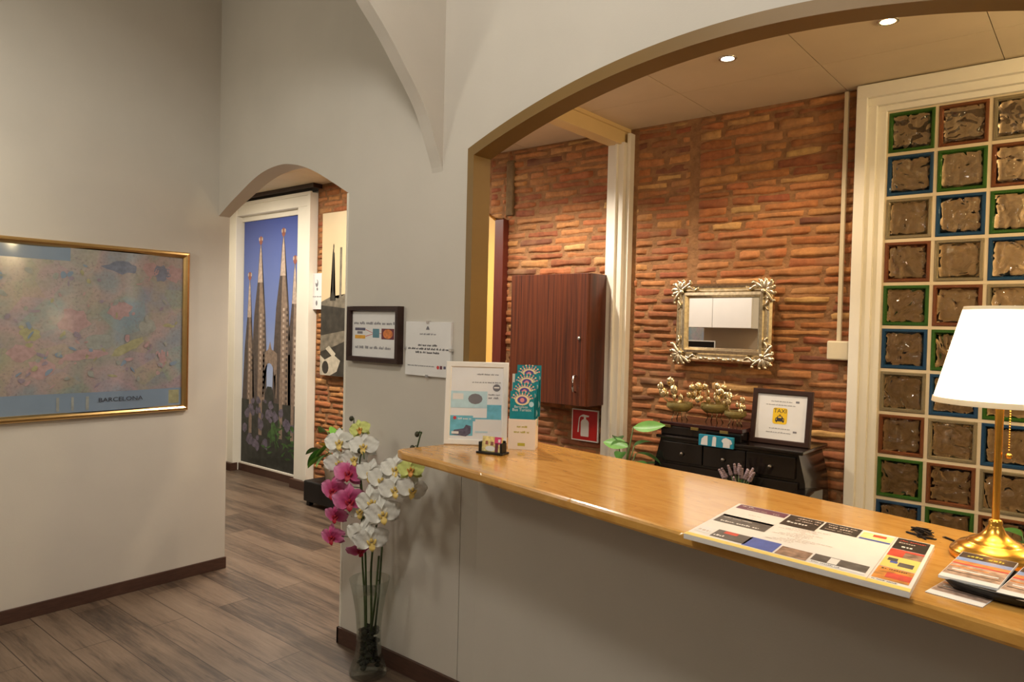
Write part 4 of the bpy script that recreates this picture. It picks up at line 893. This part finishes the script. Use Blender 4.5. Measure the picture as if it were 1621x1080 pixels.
# mirror with ornate frame
t = thing('wall_mirror', 'rectangular mirror in ornate silver gilt carved frame on brick', 'mirror', (-1.722, 3.995, 1.643), math.radians(-4.4))
MWd, MH = 0.60, 0.455
B().ring(MWd, MH, [(0, 0.0), (0.0, 0.022), (0.012, 0.034), (0.026, 0.03), (0.034, 0.022), (0.04, 0.022), (0.05, 0.036), (0.066, 0.038), (0.078, 0.024), (0.084, 0.012)], OLDSILVER).build('frame', t)
B().box((-MWd / 2 + 0.08, -0.014, -MH / 2 + 0.08), (MWd / 2 - 0.08, -0.004, MH / 2 - 0.08), MIRROR).build('mirror_glass', t, 'plain mirror glass')
def corner(sx, sz):
    b = B(); cx, cz = sx * (MWd / 2 - 0.038), sz * (MH / 2 - 0.038); out = math.atan2(sz, sx)
    for k, (a, L, w_) in enumerate(((0, 0.07, 0.034), (0.62, 0.066, 0.030), (-0.62, 0.066, 0.030), (1.2, 0.072, 0.026), (-1.2, 0.072, 0.026), (1.75, 0.095, 0.022), (-1.75, 0.095, 0.022))):
        q = out + a; M = Ry(-q)
        b.ball((cx + math.cos(q) * L * 0.45, -0.036 - 0.003 * (k % 2), cz + math.sin(q) * L * 0.45), 1.0, OLDSILVER, sc=(L * 0.5, 0.011, w_ * 0.5), M=M)
        b.ball((cx + math.cos(q + 0.12) * L * 0.86, -0.038, cz + math.sin(q + 0.12) * L * 0.86), 0.0095, OLDSILVER, u=10, v=8)
    b.ball((cx - math.cos(out) * 0.012, -0.044, cz - math.sin(out) * 0.012), 0.014, OLDSILVER, sc=(1, 0.7, 1))
    for sgn in (1, -1):   # scrolls running along the two sides
        a = out + sgn * (PI / 4 + PI / 2) ; dx, dz = ((-sx, 0) if abs(math.cos(a)) > 0.7 else (0, -sz))
        dx, dz = ((-sx, 0), (0, -sz))[0 if sgn > 0 else 1]; pts = []
        for k in range(9):
            u = k / 8; ox, oz = (0, sz) if dx else (sx, 0)
            pts.append((cx + dx * (0.04 + 0.075 * u) + ox * (0.012 + 0.010 * math.sin(u * 7)), -0.034, cz + dz * (0.04 + 0.075 * u) + oz * (0.012 + 0.010 * math.sin(u * 7))))
        b.tube(pts, [0.010, 0.009, 0.009, 0.008, 0.0085, 0.0075, 0.007, 0.006, 0.004], OLDSILVER, 8)
    return b
for sx in (-1, 1):
    for sz in (-1, 1): corner(sx, sz).build('corner_ornament', t)
b = B()
for k in range(9):
    x = -0.12 + k * 0.03; b.ball((x, -0.034, -MH / 2 + 0.018 + 0.004 * math.sin(k * 2.1)), 0.012, OLDSILVER, sc=(1.3, 0.7, 0.8), u=10, v=8)
b.build('bottom_ornament', t)

t = thing('junction_box', 'cream cable duct running down brick to a square junction box', 'junction box', (-1.09, 4.02, 1.51))
DUCT = mat('cream_plastic', (214, 200, 170), 0.4, var=0.03)
B().box((-0.055, -0.035, -0.05), (0.05, 0.02, 0.05), DUCT, 0.008).build('box', t); B().box((-0.014, -0.012, 0.05), (0.006, 0.012, 1.352), DUCT, 0.002).build('duct', t)

# ================================================================== BLACK CABINET AND WHAT STANDS ON IT
t = thing('writing_desk', 'black lacquered writing desk with drawers against the brick wall', 'desk', (-1.53, 3.78, 0))
KNOB = mat('dark_knob', (120, 112, 104), 0.3, metal=0.8)
b = B()  # lower body with legs
b.box((-0.45, -0.33, 0.06), (0.45, 0.2, 0.70), BLACKLAC, 0.006); b.build('body', t)
B().prism([(-0.42, 0.70), (0.42, 0.70), (0.41, 0.86), (0.375, 1.0), (-0.375, 1.0), (-0.41, 0.86)], -0.16, 0.21, BLACKLAC, axis='y', bev=0.003).build('hutch', t)
B().box((-0.39, -0.19, 1.0), (0.405, 0.215, 1.018), BLACKLAC, 0.005).build('top', t)
for x0, x1, kx in ((-0.355, -0.12, -0.235), (-0.115, 0.115, 0.0), (0.12, 0.365, 0.245)):
    d = B().box((x0, -0.178, 0.875), (x1, -0.158, 0.985), BLACKLAC, 0.004).build('drawer', t)
    B().ball((kx, -0.187, 0.925), 0.011, KNOB, u=12, v=8).build('knob', d)
for x0, x1, kx in ((-0.37, 0.0, -0.01 - 0.05), (0.005, 0.38, 0.24)):
    d = B().box((x0, -0.176, 0.735), (x1, -0.158, 0.862), BLACKLAC, 0.004).build('drawer', t)
    B().ball((kx, -0.184, 0.80), 0.009, KNOB, u=12, v=8).build('knob', d)
for sx in (-1, 1):   # rounded arms either side of the writing surface
    b = B(); x0 = sx * 0.41 - 0.045; 
    b.prism([(-0.36, 0.66), (-0.02, 0.66), (-0.02, 0.82), (-0.16, 0.83), (-0.24, 0.82), (-0.31, 0.795), (-0.355, 0.75)], x0, x0 + 0.09, BLACKLAC, axis='x', bev=0.004); b.build('arm', t)
B().box((-0.47, -0.36, 0.685), (0.47, 0.2, 0.702), BLACKLAC, 0.004).build('writing_surface', t)
for sx in (-1, 1):
    for y in (-0.29, 0.16): B().box((sx * 0.42 - 0.03, y - 0.03, 0), (sx * 0.42 + 0.03, y + 0.03, 0.065), BLACKLAC, 0.003).build('foot', t)

t = thing('lacquer_box', 'low black lacquer case with three brass clasps on top of the desk', 'case', (-1.685, 3.78, 1.018))
B().box((-0.225, -0.15, 0), (0.235, 0.16, 0.048), BLACKLAC, 0.004).build('body', t); B().box((-0.232, -0.157, 0.049), (0.242, 0.165, 0.072), mat('wine_lacquer', (48, 22, 22), 0.18, var=0.1), 0.004).build('lid', t)
CLASP = mat('dull_brass', (170, 150, 90), 0.35, metal=0.9)
for x in (-0.185, -0.02, 0.145): B().box((x - 0.022, -0.163, 0.040), (x + 0.022, -0.149, 0.055), CLASP, 0.001).build('clasp', t)

def ornament(name, label, loc, scale, seed, nstem):
    rng = random.Random(seed); t = thing(name, label, 'ornament', loc)
    for k in range(4):
        a = k * PI / 2 + 0.6; b = B(); b.tube([(0.05 * scale * math.cos(a), 0.03 * scale * math.sin(a), 0.0), (0.035 * scale * math.cos(a), 0.022 * scale * math.sin(a), 0.03 * scale), (0.045 * scale * math.cos(a), 0.03 * scale * math.sin(a), 0.055 * scale)], [0.003, 0.0028, 0.006], GILT, 8); b.build('leg', t)
    b = B(); b.lathe([(0, 0.05 * scale), (0.05 * scale, 0.052 * scale), (0.075 * scale, 0.075 * scale), (0.07 * scale, 0.1 * scale), (0.066 * scale, 0.1 * scale), (0.07 * scale, 0.078 * scale), (0.045 * scale, 0.057 * scale), (0, 0.055 * scale)], mat('olive_glass', (176, 160, 104), 0.1, trans=0.7, var=0.15, scale=30, ior=1.2), 24); b.build('bowl', t)
    b = B()
    for k in range(nstem):
        a = rng.uniform(0, 2 * PI); r = rng.uniform(0.02, 0.1) * scale; h = rng.uniform(0.12, 0.21) * scale
        p = (r * math.cos(a) * 1.25, r * math.sin(a) * 0.6, h)
        b.tube([(p[0] * 0.4, p[1] * 0.4, 0.08 * scale), (p[0] * 0.9, p[1] * 0.9, h * 0.7), p, (p[0] * 1.02, p[1], h + 0.03 * scale)], 0.0016, GILT, 6)
        b.ball(p, 0.021 * scale * rng.uniform(0.7, 1.2), GILT, sc=(1, 0.35, 1.1), M=Rz(rng.uniform(-0.9, 0.9)) @ Ry(rng.uniform(-0.6, 0.6)), u=14, v=10)
        if k % 2: b.ball((p[0] * 0.8, p[1] * 0.8 - 0.01, h * 0.78), 0.015 * scale, GILT, sc=(1, 0.4, 1.2), M=Rz(rng.uniform(-1, 1)), u=12, v=8)
    b.build('leaves', t, 'gilded round leaves on thin stems')
    return t
ornament('leaf_ornament', 'tall gilded metal ornament of round leaves on the left of the case', (-1.85, 3.73, 1.090), 1.0, 2, 13)
ornament('leaf_ornament', 'gilded metal leaf ornament in the middle of the case', (-1.67, 3.79, 1.090), 1.05, 6, 12)
t = ornament('leaf_ornament', 'small gilded metal ornament with slanting rod beside the taxi frame', (-1.53, 3.74, 1.090), 0.80, 8, 6)
B().tube([(-0.09, -0.01, 0.115), (0.02, -0.015, 0.175)], 0.003, GILT, 6).build('rod', t, 'slanting gilded rod')

t = thing('taxi_sign', 'dark framed taxi notice leaning on top of the black desk', 'sign', (-1.292, 3.735, 1.018))
M = Rx(math.radians(-8)) @ T(0, 0, 0.142)
B().ring(0.305, 0.284, [(0, -0.014), (0, 0.008), (0.003, 0.011), (0.022, 0.011), (0.026, 0.007), (0.026, 0.0)], DARKWOOD, M).build('frame', t)
b = B(); b.box((-0.13, -0.003, -0.12), (0.13, 0.012, 0.12), PAPER); y = -0.0036; rng = random.Random(17)
TY = mat('taxi_yellow', (232, 190, 38), 0.45, var=0.03)
def rr(x0, z0, x1, z1, r, y, m):
    pts = []
    for (cx, cz, a0) in ((x1 - r, z1 - r, 0), (x0 + r, z1 - r, PI / 2), (x0 + r, z0 + r, PI), (x1 - r, z0 + r, 1.5 * PI)):
        for k in range(6): pts.append((cx + r * math.cos(a0 + k * PI / 10), cz + r * math.sin(a0 + k * PI / 10)))
    b.area(pts, y, m)
rr(-0.042, -0.036, 0.032, 0.048, 0.012, y, TY); b.text('TAXI', 0.030, (-0.005, y - 0.0003, 0.022), INKD)
b.area([(-0.028, -0.022), (0.018, -0.022), (0.018, -0.006), (0.012, -0.004), (0.006, 0.006), (-0.016, 0.006), (-0.022, -0.004), (-0.028, -0.006)], y - 0.0004, INKD); b.rect(-0.014, -0.004, 0.004, 0.003, y - 0.0007, TY); b.rect(-0.01, 0.008, 0.0, 0.013, y - 0.0004, INKD)
for x in (-0.024, 0.010): b.rect(x, -0.027, x + 0.006, -0.02, y - 0.0004, INKD)
for x in (-0.024, 0.011): b.disc(x + 0.002, -0.012, 0.003, 0.003, y - 0.0007, TY, 8)
b.lines(-0.055, 0.055, 0.078, 0.005, y, INK, rng); b.lines(-0.08, 0.075, 0.06, 0.005, y, INK, rng); b.lines(-0.055, 0.05, -0.062, 0.005, y, INK, rng); b.lines(-0.07, 0.06, -0.082, 0.005, y, INK, rng); b.rect(0.07, 0.078, 0.088, 0.088, y, INK); b.rect(0.066, -0.075, 0.085, -0.066, y, INK)
bmesh.ops.transform(b.bm, matrix=M, verts=b.bm.verts[:]); b.build('notice', t)

t = thing('striped_leaflet', 'blue and white striped leaflet box standing on the front edge of the black desk', 'leaflet', (-1.565, 3.604, 0.99), 0.0)
b = B(); b.box((-0.095, -0.008, 0), (0.095, 0.010, 0.058), mat('leaflet_blue', (40, 140, 168), 0.4, var=0.08), 0.001); y = -0.0085
b.area([(-0.082, 0.004), (-0.044, 0.004), (-0.044, 0.055), (-0.062, 0.052), (-0.078, 0.036)], y, PAPER); b.area([(-0.02, 0.003), (0.002, 0.003), (0.004, 0.05), (-0.004, 0.055), (-0.016, 0.052)], y, PAPER)
b.area([(0.04, 0.003), (0.078, 0.003), (0.078, 0.018), (0.09, 0.028), (0.084, 0.044), (0.07, 0.05), (0.056, 0.055), (0.04, 0.048), (0.032, 0.036), (0.042, 0.024)], y, PAPER)
b.build('box', t); t.location = (-1.565, 3.584, 0.99)
B().box((-0.09, 0.008, 0.027), (0.09, 0.05, 0.0275), PAPER).build('flap', t)

# lavender in a pot on the writing surface
t = thing('lavender_plant', 'small pot of pale lavender blooms on the black desk', 'plant', (-1.40, 3.49, 0.702))
B().lathe([(0, 0), (0.04, 0), (0.05, 0.07), (0.053, 0.075), (0.048, 0.075)], mat('dark_pot', (40, 44, 38), 0.5), 24).build('pot', t)
LAV = mat('lavender_bloom', (150, 128, 132), 0.7, var=0.25, scale=80, bump=0.5, bscale=200); rng = random.Random(4)
g = B()
for k in range(26):
    a = rng.uniform(0, 2 * PI); e = rng.uniform(0.6, 1.4); leaf(g, (0.03 * math.cos(a) * rng.random(), 0.03 * math.sin(a) * rng.random(), 0.068), a, e, rng.uniform(0.07, 0.12), 0.014, 0.7, LEAFD if k % 3 else LEAF, 0.2, 4)
g.build('foliage', t)
for k in range(15):
    a = 2 * PI * k / 15 + rng.uniform(-0.2, 0.2); r = rng.uniform(0.02, 0.10); h = 0.195 - r * 0.55 + rng.uniform(-0.012, 0.012); d = Vector((r * math.cos(a), r * 0.8 * math.sin(a), h)); dn = Vector((math.cos(a) * r * 9, math.sin(a) * r * 9, 1)).normalized()
    b = B(); b.tube([(d.x * 0.2, d.y * 0.2, 0.07), d * 0.95], 0.002, STEM, 6)
    for q in range(5): p = d + dn * (q * 0.0105); b.ball(p, 0.0105 - 0.0009 * q, LAV, u=8, v=6)
    b.build('bloom', t)

# leafy plant left of the desk, plant behind the lamp: tall planters behind the counter
planter = mat('grey_planter', (92, 90, 86), 0.6, var=0.1)
pl = [(0, 0), (0.10, 0), (0.13, 0.60), (0.135, 0.605), (0.135, 0.62), (0.12, 0.62)]
P0 = (-2.10, 3.55, 0)
lv = [(0.03, 0.0, 0.93, 2.9, 0.05, 0.20, 0.085, 0.1, LEAFB, -0.9), (0.06, 0.0, 1.045, 0.1, 0.05, 0.19, 0.085, -0.2, LEAFB, 0.9), (0.0, -0.02, 0.90, 5.1, 0.15, 0.11, 0.075, 0.9, LEAF), (0.05, -0.03, 0.95, 4.3, 0.5, 0.12, 0.07, 1.0, LEAF), (-0.05, 0.03, 0.95, 2.2, 0.4, 0.14, 0.08, 0.8, LEAFD),
      (0.08, 0.0, 0.90, 0.2, 0.1, 0.15, 0.08, 0.8, LEAFD), (-0.06, -0.03, 0.86, 3.8, 0.0, 0.13, 0.08, 0.6, LEAFD), (0.04, 0.05, 0.93, 1.0, 0.5, 0.13, 0.08, 0.8, LEAFD), (0.1, -0.02, 0.86, 5.6, 0.2, 0.12, 0.07, 0.8, LEAF), (-0.02, -0.05, 0.84, 4.7, 0.1, 0.13, 0.08, 0.7, LEAFD), (0.12, 0.03, 0.84, 0.6, 0.3, 0.12, 0.07, 0.9, LEAFD)]
plant('floor_plant', 'broad leaved green plant beside the white post left of the desk', P0, lv, pl, planter, potname='planter')
lv = []
rng = random.Random(14)
for k in range(22):
    a = rng.uniform(0, 2 * PI); r = rng.uniform(0.02, 0.09); lv.append((r * math.cos(a), r * math.sin(a), rng.uniform(0.72, 1.04), a + rng.uniform(-0.5, 0.5), rng.uniform(-0.1, 0.7), rng.uniform(0.10, 0.15), 0.085, 0.9, LEAFD if k % 2 else LEAF))
plant('floor_plant', 'dark green plant behind the brass lamp before the glass blocks', (-0.16, 3.05, 0), lv, pl, planter, potname='planter')

# ================================================================== DOWNLIGHTS
def downlight(x, y, col, label, energy, lc):
    t = thing('downlight', label, 'downlight', (x, y, ZC), 0, 'recessed ceiling spots over the reception')
    B().lathe([(0.042, 0), (0.042, -0.004), (0.038, -0.006), (0.030, -0.005), (0.029, 0.0), (0.042, 0)], mat('spot_ring', (196, 190, 180), 0.25, metal=0.9), 32).build('trim_ring', t)
    B().lathe([(0, -0.001), (0.029, -0.001), (0.029, -0.003), (0.018, -0.006), (0, -0.007)], emit('spot_lens_%d' % col[2], col, 30), 24).build('lens', t)
    lamp_light('SPOT', 'reception_spot', (0, 0, -0.03), energy, lc, 0.03, spot=math.radians(138), blend=0.55, parent=t)
downlight(-1.416, 3.242, (255, 246, 226), 'whiter recessed spotlight above the mirror side of the ceiling', 42, (1.0, 0.78, 0.54))
downlight(-0.733, 3.233, (255, 214, 140), 'warmer yellow recessed spotlight nearest the glass blocks', 12, (1.0, 0.75, 0.45))
lamp_light('SPOT', 'reception_spot', (-2.85, 3.15, 2.85), 130, (1.0, 0.89, 0.76), 0.03, spot=math.radians(138), blend=0.55)  # extra spot with no fixture, added to brighten left brick and post
lamp_light('POINT', 'reception_light', (0.9, 3.2, 2.5), 62, (1.0, 0.77, 0.42), 0.1)

# ================================================================== SEEN IN THE MIRROR: cupboard and monitor behind the wall
WHC = mat('white_melamine', (226, 224, 222), 0.4, var=0.02)
t = thing('wall_cupboard', 'white two-door wall cupboard behind the orchid wall, seen in the mirror', 'cupboard', (-2.76, 2.385, 1.62))
B().box((-0.30, 0, 0), (0.40, 0.16, 0.62), WHC, 0.002).build('body', t)
for x0, x1 in ((-0.298, 0.048), (0.052, 0.398)): B().box((x0, 0.161, 0.002), (x1, 0.178, 0.618), WHC, 0.002).build('door', t)

# ================================================================== ORCHID VASE
t = thing('glass_vase', 'tall waisted clear glass vase of orchids on the floor by the wall', 'vase', (-2.541, 2.100, 0))
def thin_glass(name, tint, rough=0.02, base=0.015):
    s = NT(name); tr = s.n('BsdfTransparent'); tr.inputs[0].default_value = (*tint, 1); gl = s.n('BsdfGlossy'); gl.inputs['Roughness'].default_value = rough
    lw = s.n('LayerWeight', Blend=0.25); nz = s.n('TexNoise', Scale=3.0); ma = s.n('Math', _operation='MULTIPLY_ADD'); ma.inputs[1].default_value = 0.35; ma.inputs[2].default_value = base
    s.l(lw, 'Fresnel', ma, 0); mx = s.n('MixShader'); s.l(ma, 0, mx, 0); s.l(tr, 0, mx, 1); s.l(gl, 0, mx, 2); s.l(mx, 0, s.t.nodes['Material Output'], 0)
    return s.m
VG = thin_glass('vase_glass', (0.93, 0.95, 0.93))
vp = [(0, 0.004), (0.074, 0.0), (0.084, 0.006), (0.086, 0.018), (0.078, 0.045), (0.062, 0.09), (0.055, 0.15), (0.055, 0.21), (0.062, 0.29), (0.076, 0.37), (0.092, 0.44), (0.0905, 0.441), (0.0735, 0.37), (0.0595, 0.29), (0.0525, 0.21), (0.0525, 0.15), (0.0595, 0.092), (0.074, 0.05), (0.077, 0.034), (0, 0.030)]
B().lathe(vp, VG, 48).build('vessel', t)
MOSS = mat('dark_moss', (40, 40, 30), 0.9, var=0.6, scale=50, bump=0.8, bscale=80)
b = B(); rng = random.Random(23)
for k in range(120):
    z = rng.uniform(0.044, 0.215); rmax = (0.058 if z < 0.07 else 0.042); a = rng.uniform(0, 2 * PI); r = rmax * math.sqrt(rng.random()) * 0.88
    b.ball((r * math.cos(a), r * math.sin(a), z), rng.uniform(0.009, 0.015), MOSS, sc=(1.2, 0.9, 0.8), u=8, v=6, M=Rz(a))
o = b.build('moss_filling'); tag(o, 'dark moss and bark filling the bottom of the glass vase', 'moss', None, (-2.541, 2.100, 0)); o['kind'] = 'stuff'

PET = {'white': mat('white_petal', (240, 238, 230), 0.5, var=0.03, scale=30), 'pink': None, 'green': mat('lime_petal', (214, 222, 130), 0.5, var=0.08, scale=30)}
def _pink():
    s = NT('pink_petal'); tc = s.n('TexCoord'); ln = s.n('VectorMath', _operation='LENGTH'); s.l(tc, 'Object', ln, 0)
    mr = s.n('MapRange'); mr.inputs['From Min'].default_value = 0.008; mr.inputs['From Max'].default_value = 0.055; s.t.links.new(ln.outputs['Value'], mr.inputs['Value'])
    nz = s.n('TexNoise', Scale=120.0); m = s.mix(0.12, (mr, 0), (nz, 0))
    s.to(s.ramp(m, [(0.1, rgba((170, 26, 80))), (0.5, rgba((206, 84, 140))), (1.0, rgba((228, 150, 192)))]), 'Base Color'); s.p.inputs['Roughness'].default_value = 0.5
    return s.m
PET['pink'] = _pink()
LIPM = {'white': mat('yellow_lip', (226, 196, 110), 0.5, var=0.2, scale=80), 'pink': mat('crimson_lip', (172, 30, 52), 0.5, var=0.2, scale=80), 'green': mat('orange_lip', (206, 140, 60), 0.5, var=0.2, scale=80)}
def petal(b, ang, L, W, m, cup=0.22, depth=0.0):
    ca, sa = math.cos(ang), math.sin(ang)
    def fn(u, v):
        s = (v - 0.5) * 2; wd = W * (math.sin(PI * min(1, 0.06 + u * 0.90)) ** 0.62); x = L * u * (1 - 0.06 * s * s); z = s * wd * 0.5
        d = depth - cup * L * (u * u * 0.8) + 0.18 * W * s * s * (1 - u) * 0.5 + 0.004 * math.sin(6 * s + 9 * u)
        return (x * ca - z * sa, -d - 0.012 * (1 - u), x * sa + z * ca)
    b.grid(fn, 8, 6, m)
fl_proto = {}
def flower(kind, parent, pos, yaw, tiltx, sc, roll=0.0):
    if kind not in fl_proto:
        m = PET[kind]; b = B()
        for a in (PI / 2, PI / 2 + 2.2, PI / 2 - 2.2): petal(b, a, 0.055, 0.036, m, 0.15, -0.004)
        for a in (0.25, PI - 0.25): petal(b, a, 0.060, 0.064, m, 0.12, 0.002)
        o = b.build('blossom', parent)
        l_ = B(); LM = LIPM[kind]
        l_.ball((0, -0.016, 0.004), 0.006, LM, sc=(0.9, 1.2, 1.2), u=10, v=8)
        for sg in (-1, 1): l_.ball((sg * 0.009, -0.018, -0.004), 0.009, LM, sc=(0.5, 0.9, 1.2), u=10, v=8, M=Ry(sg * 0.5))
        def lf_(u, v): s = (v - 0.5) * 2; return (s * 0.010 * math.sin(PI * (0.15 + 0.8 * u)), -0.018 - 0.012 * math.sin(u * 2.2), -0.006 - 0.026 * u + 0.002 * s * s)
        l_.grid(lf_, 5, 4, LM); lp = l_.build('lip', o); fl_proto[kind] = (o, lp)
    else:
        p, q = fl_proto[kind]; o = p.copy(); COL.objects.link(o); o.parent = parent; lp = q.copy(); COL.objects.link(lp); lp.parent = o
    o.location = pos; o.rotation_euler = (tiltx, roll, yaw); sc *= 1.18; o.scale = (sc, sc, sc); return o
VX, VY = -2.541, 2.100
def orchid(label, kind, path, flowers, buds=()):
    t = thing('orchid_stem', label, 'orchid', (VX, VY, 0)); loc = Vector((VX, VY, 0))
    pts = [Vector(p) - loc for p in path]
    sm = []
    for i in range(len(pts) - 1):
        p0 = pts[max(i - 1, 0)]; p1 = pts[i]; p2 = pts[i + 1]; p3 = pts[min(i + 2, len(pts) - 1)]
        for k in range(5):
            u = k / 5; sm.append(0.5 * ((2 * p1) + (-p0 + p2) * u + (2 * p0 - 5 * p1 + 4 * p2 - p3) * u * u + (-p0 + 3 * p1 - 3 * p2 + p3) * u ** 3))
    sm.append(pts[-1])
    b = B(); n = len(sm); b.tube(sm, [0.0058 - 0.0036 * k / n for k in range(n)], OSTEM, 8)
    for (p, *_r) in flowers:
        q = Vector(p) - loc; nb = min(sm, key=lambda s_: (s_ - q).length); b.tube([nb, (nb + q) / 2 + Vector((0, 0.005, 0.012)), q + Vector((0, 0.012, 0))], 0.002, OSTEM, 6)
    b.build('stem', t)
    for (p, yaw, tx, sc, *kk) in flowers: flower(kk[0] if kk else kind, t, Vector(p) - loc, yaw, tx, sc, random.uniform(-0.3, 0.3))
    for p in buds:
        q = Vector(p) - loc; b = B(); b.ball(q, 0.011, BUD, sc=(1, 1, 1.15), u=12, v=8); nb = min(sm, key=lambda s_: (s_ - q).length); b.tube([nb, (nb + q) / 2 + Vector((0.01, 0, 0.012)), q], 0.0022, OSTEM, 6); b.build('bud', t)
    return t
OSTEM = mat('orchid_stem_green', (66, 84, 44), 0.5, var=0.25, scale=30); BUD = mat('dark_bud', (60, 58, 38), 0.5, var=0.2)
yw = 0.75     # blossoms face the room
orchid('white orchid spray on the left of the vase, topped by a lime bloom', 'white',
       [(VX - 0.02, VY, 0.06), (VX - 0.03, VY, 0.30), (-2.585, 2.09, 0.53), (-2.60, 2.09, 0.80), (-2.63, 2.09, 0.98), (-2.64, 2.09, 1.10), (-2.665, 2.09, 1.135)],
       [((-2.745, 2.075, 1.035), yw, -0.15, 1.05), ((-2.745, 2.07, 0.945), yw + 0.2, 0.1, 1.0), ((-2.570, 2.075, 1.04), yw, -0.1, 1.0), ((-2.61, 2.06, 0.985), yw - 0.2, 0.2, 0.95), ((-2.525, 2.08, 0.925), yw + 0.1, 0.1, 1.0), ((-2.775, 2.10, 0.80), yw, 0.2, 0.8), ((-2.60, 2.075, 1.112), yw, -0.2, 0.72, 'green')],
       [(-2.683, 2.09, 1.152)])
orchid('pink orchid spray drooping over the left of the vase', 'pink',
       [(VX, VY - 0.015, 0.06), (VX - 0.01, VY - 0.01, 0.30), (-2.555, 2.08, 0.60), (-2.575, 2.07, 0.86), (-2.58, 2.06, 0.97), (-2.545, 2.05, 1.02), (-2.53, 2.045, 0.99)],
       [((-2.615, 2.03, 0.915), yw, -0.2, 1.05), ((-2.715, 2.03, 0.825), yw - 0.3, 0.1, 1.05), ((-2.580, 2.01, 0.805), yw + 0.1, 0.1, 1.15), ((-2.700, 2.03, 0.712), yw - 0.2, 0.3, 0.85), ((-2.735, 2.04, 0.605), yw - 0.3, 0.2, 0.9), ((-2.545, 2.04, 0.592), yw + 0.4, 0.7, 0.9)],
       [(-2.568, 2.05, 1.022)])
orchid('white orchid spray leaning right under the counter tip', 'white',
       [(VX + 0.02, VY, 0.06), (VX + 0.015, VY, 0.30), (-2.52, 2.09, 0.52), (-2.47, 2.085, 0.74), (-2.36, 2.09, 0.93), (-2.27, 2.10, 1.03), (-2.232, 2.10, 1.12), (-2.222, 2.10, 1.14), (-2.235, 2.10, 1.135)],
       [((-2.345, 2.07, 0.97), yw, -0.1, 1.0), ((-2.405, 2.05, 0.92), yw - 0.1, 0.1, 1.05), ((-2.315, 2.04, 0.895), yw + 0.1, 0.0, 1.05), ((-2.245, 2.07, 0.90), yw + 0.3, 0.1, 1.0), ((-2.435, 2.02, 0.825), yw - 0.1, 0.1, 1.1), ((-2.355, 2.01, 0.79), yw + 0.1, 0.1, 1.15), ((-2.475, 2.01, 0.67), yw - 0.15, 0.2, 1.2), ((-2.405, 1.99, 0.672), yw + 0.2, 0.2, 1.15), ((-2.555, 2.05, 0.76), yw, 0.2, 0.95), ((-2.24, 2.06, 0.985), yw, -0.1, 0.85, 'green')],
       [(-2.262, 2.085, 1.070), (-2.25, 2.10, 1.128)])
for k, (p, q, lab) in enumerate((((VX + 0.028, VY - 0.012, 0.19), (-2.47, 2.09, 0.56), 'shorter cut green stick on the right inside the vase'), ((VX + 0.03, VY + 0.008, 0.19), (-2.462, 2.10, 0.60), 'taller cut green stick on the right inside the vase'))):
    p = Vector(p); q = Vector(q); b = B(); b.tube([Vector((0, 0, 0)), (q - p) * 0.5 + Vector((0.006, 0, 0)), q - p], 0.0048, OSTEM, 8); b.ball((q - p) * 0.62, 0.006, OSTEM, sc=(1, 1, 0.6), u=10, v=6)
    tag(b.build('plant_stick'), lab, 'stick', 'cut green sticks in the vase', tuple(p))

t = thing('back_counter', 'brown wooden counter behind the orchid wall, seen in the mirror', 'counter', (-2.78, 2.58, 0))
B().box((-0.17, -0.19, 0), (0.20, 0.14, 1.06), SAPELE, 0.003).build('body', t); B().box((-0.18, -0.19, 1.06), (0.21, 0.15, 1.09), SAPELE, 0.003).build('top', t)
t = thing('computer_monitor', 'black computer monitor with pale edge behind the orchid wall, seen in the mirror', 'monitor', (-2.82, 2.57, 1.09), math.radians(168))
B().box((-0.10, -0.06, 0), (0.10, 0.06, 0.012), BLACKPL, 0.002).build('foot', t); B().box((-0.02, 0.0, 0.01), (0.02, 0.02, 0.2), BLACKPL, 0.002).build('stand', t)
B().box((-0.14, -0.025, 0.14), (0.14, 0.0, 0.42), BLACKPL, 0.003).build('screen', t)
B().ring(0.29, 0.29, [(0, -0.001), (0, 0.003), (0.008, 0.003), (0.008, 0.0)], mat('pale_bezel', (206, 204, 200), 0.4), T(0, -0.025, 0.28)).build('bezel', t)
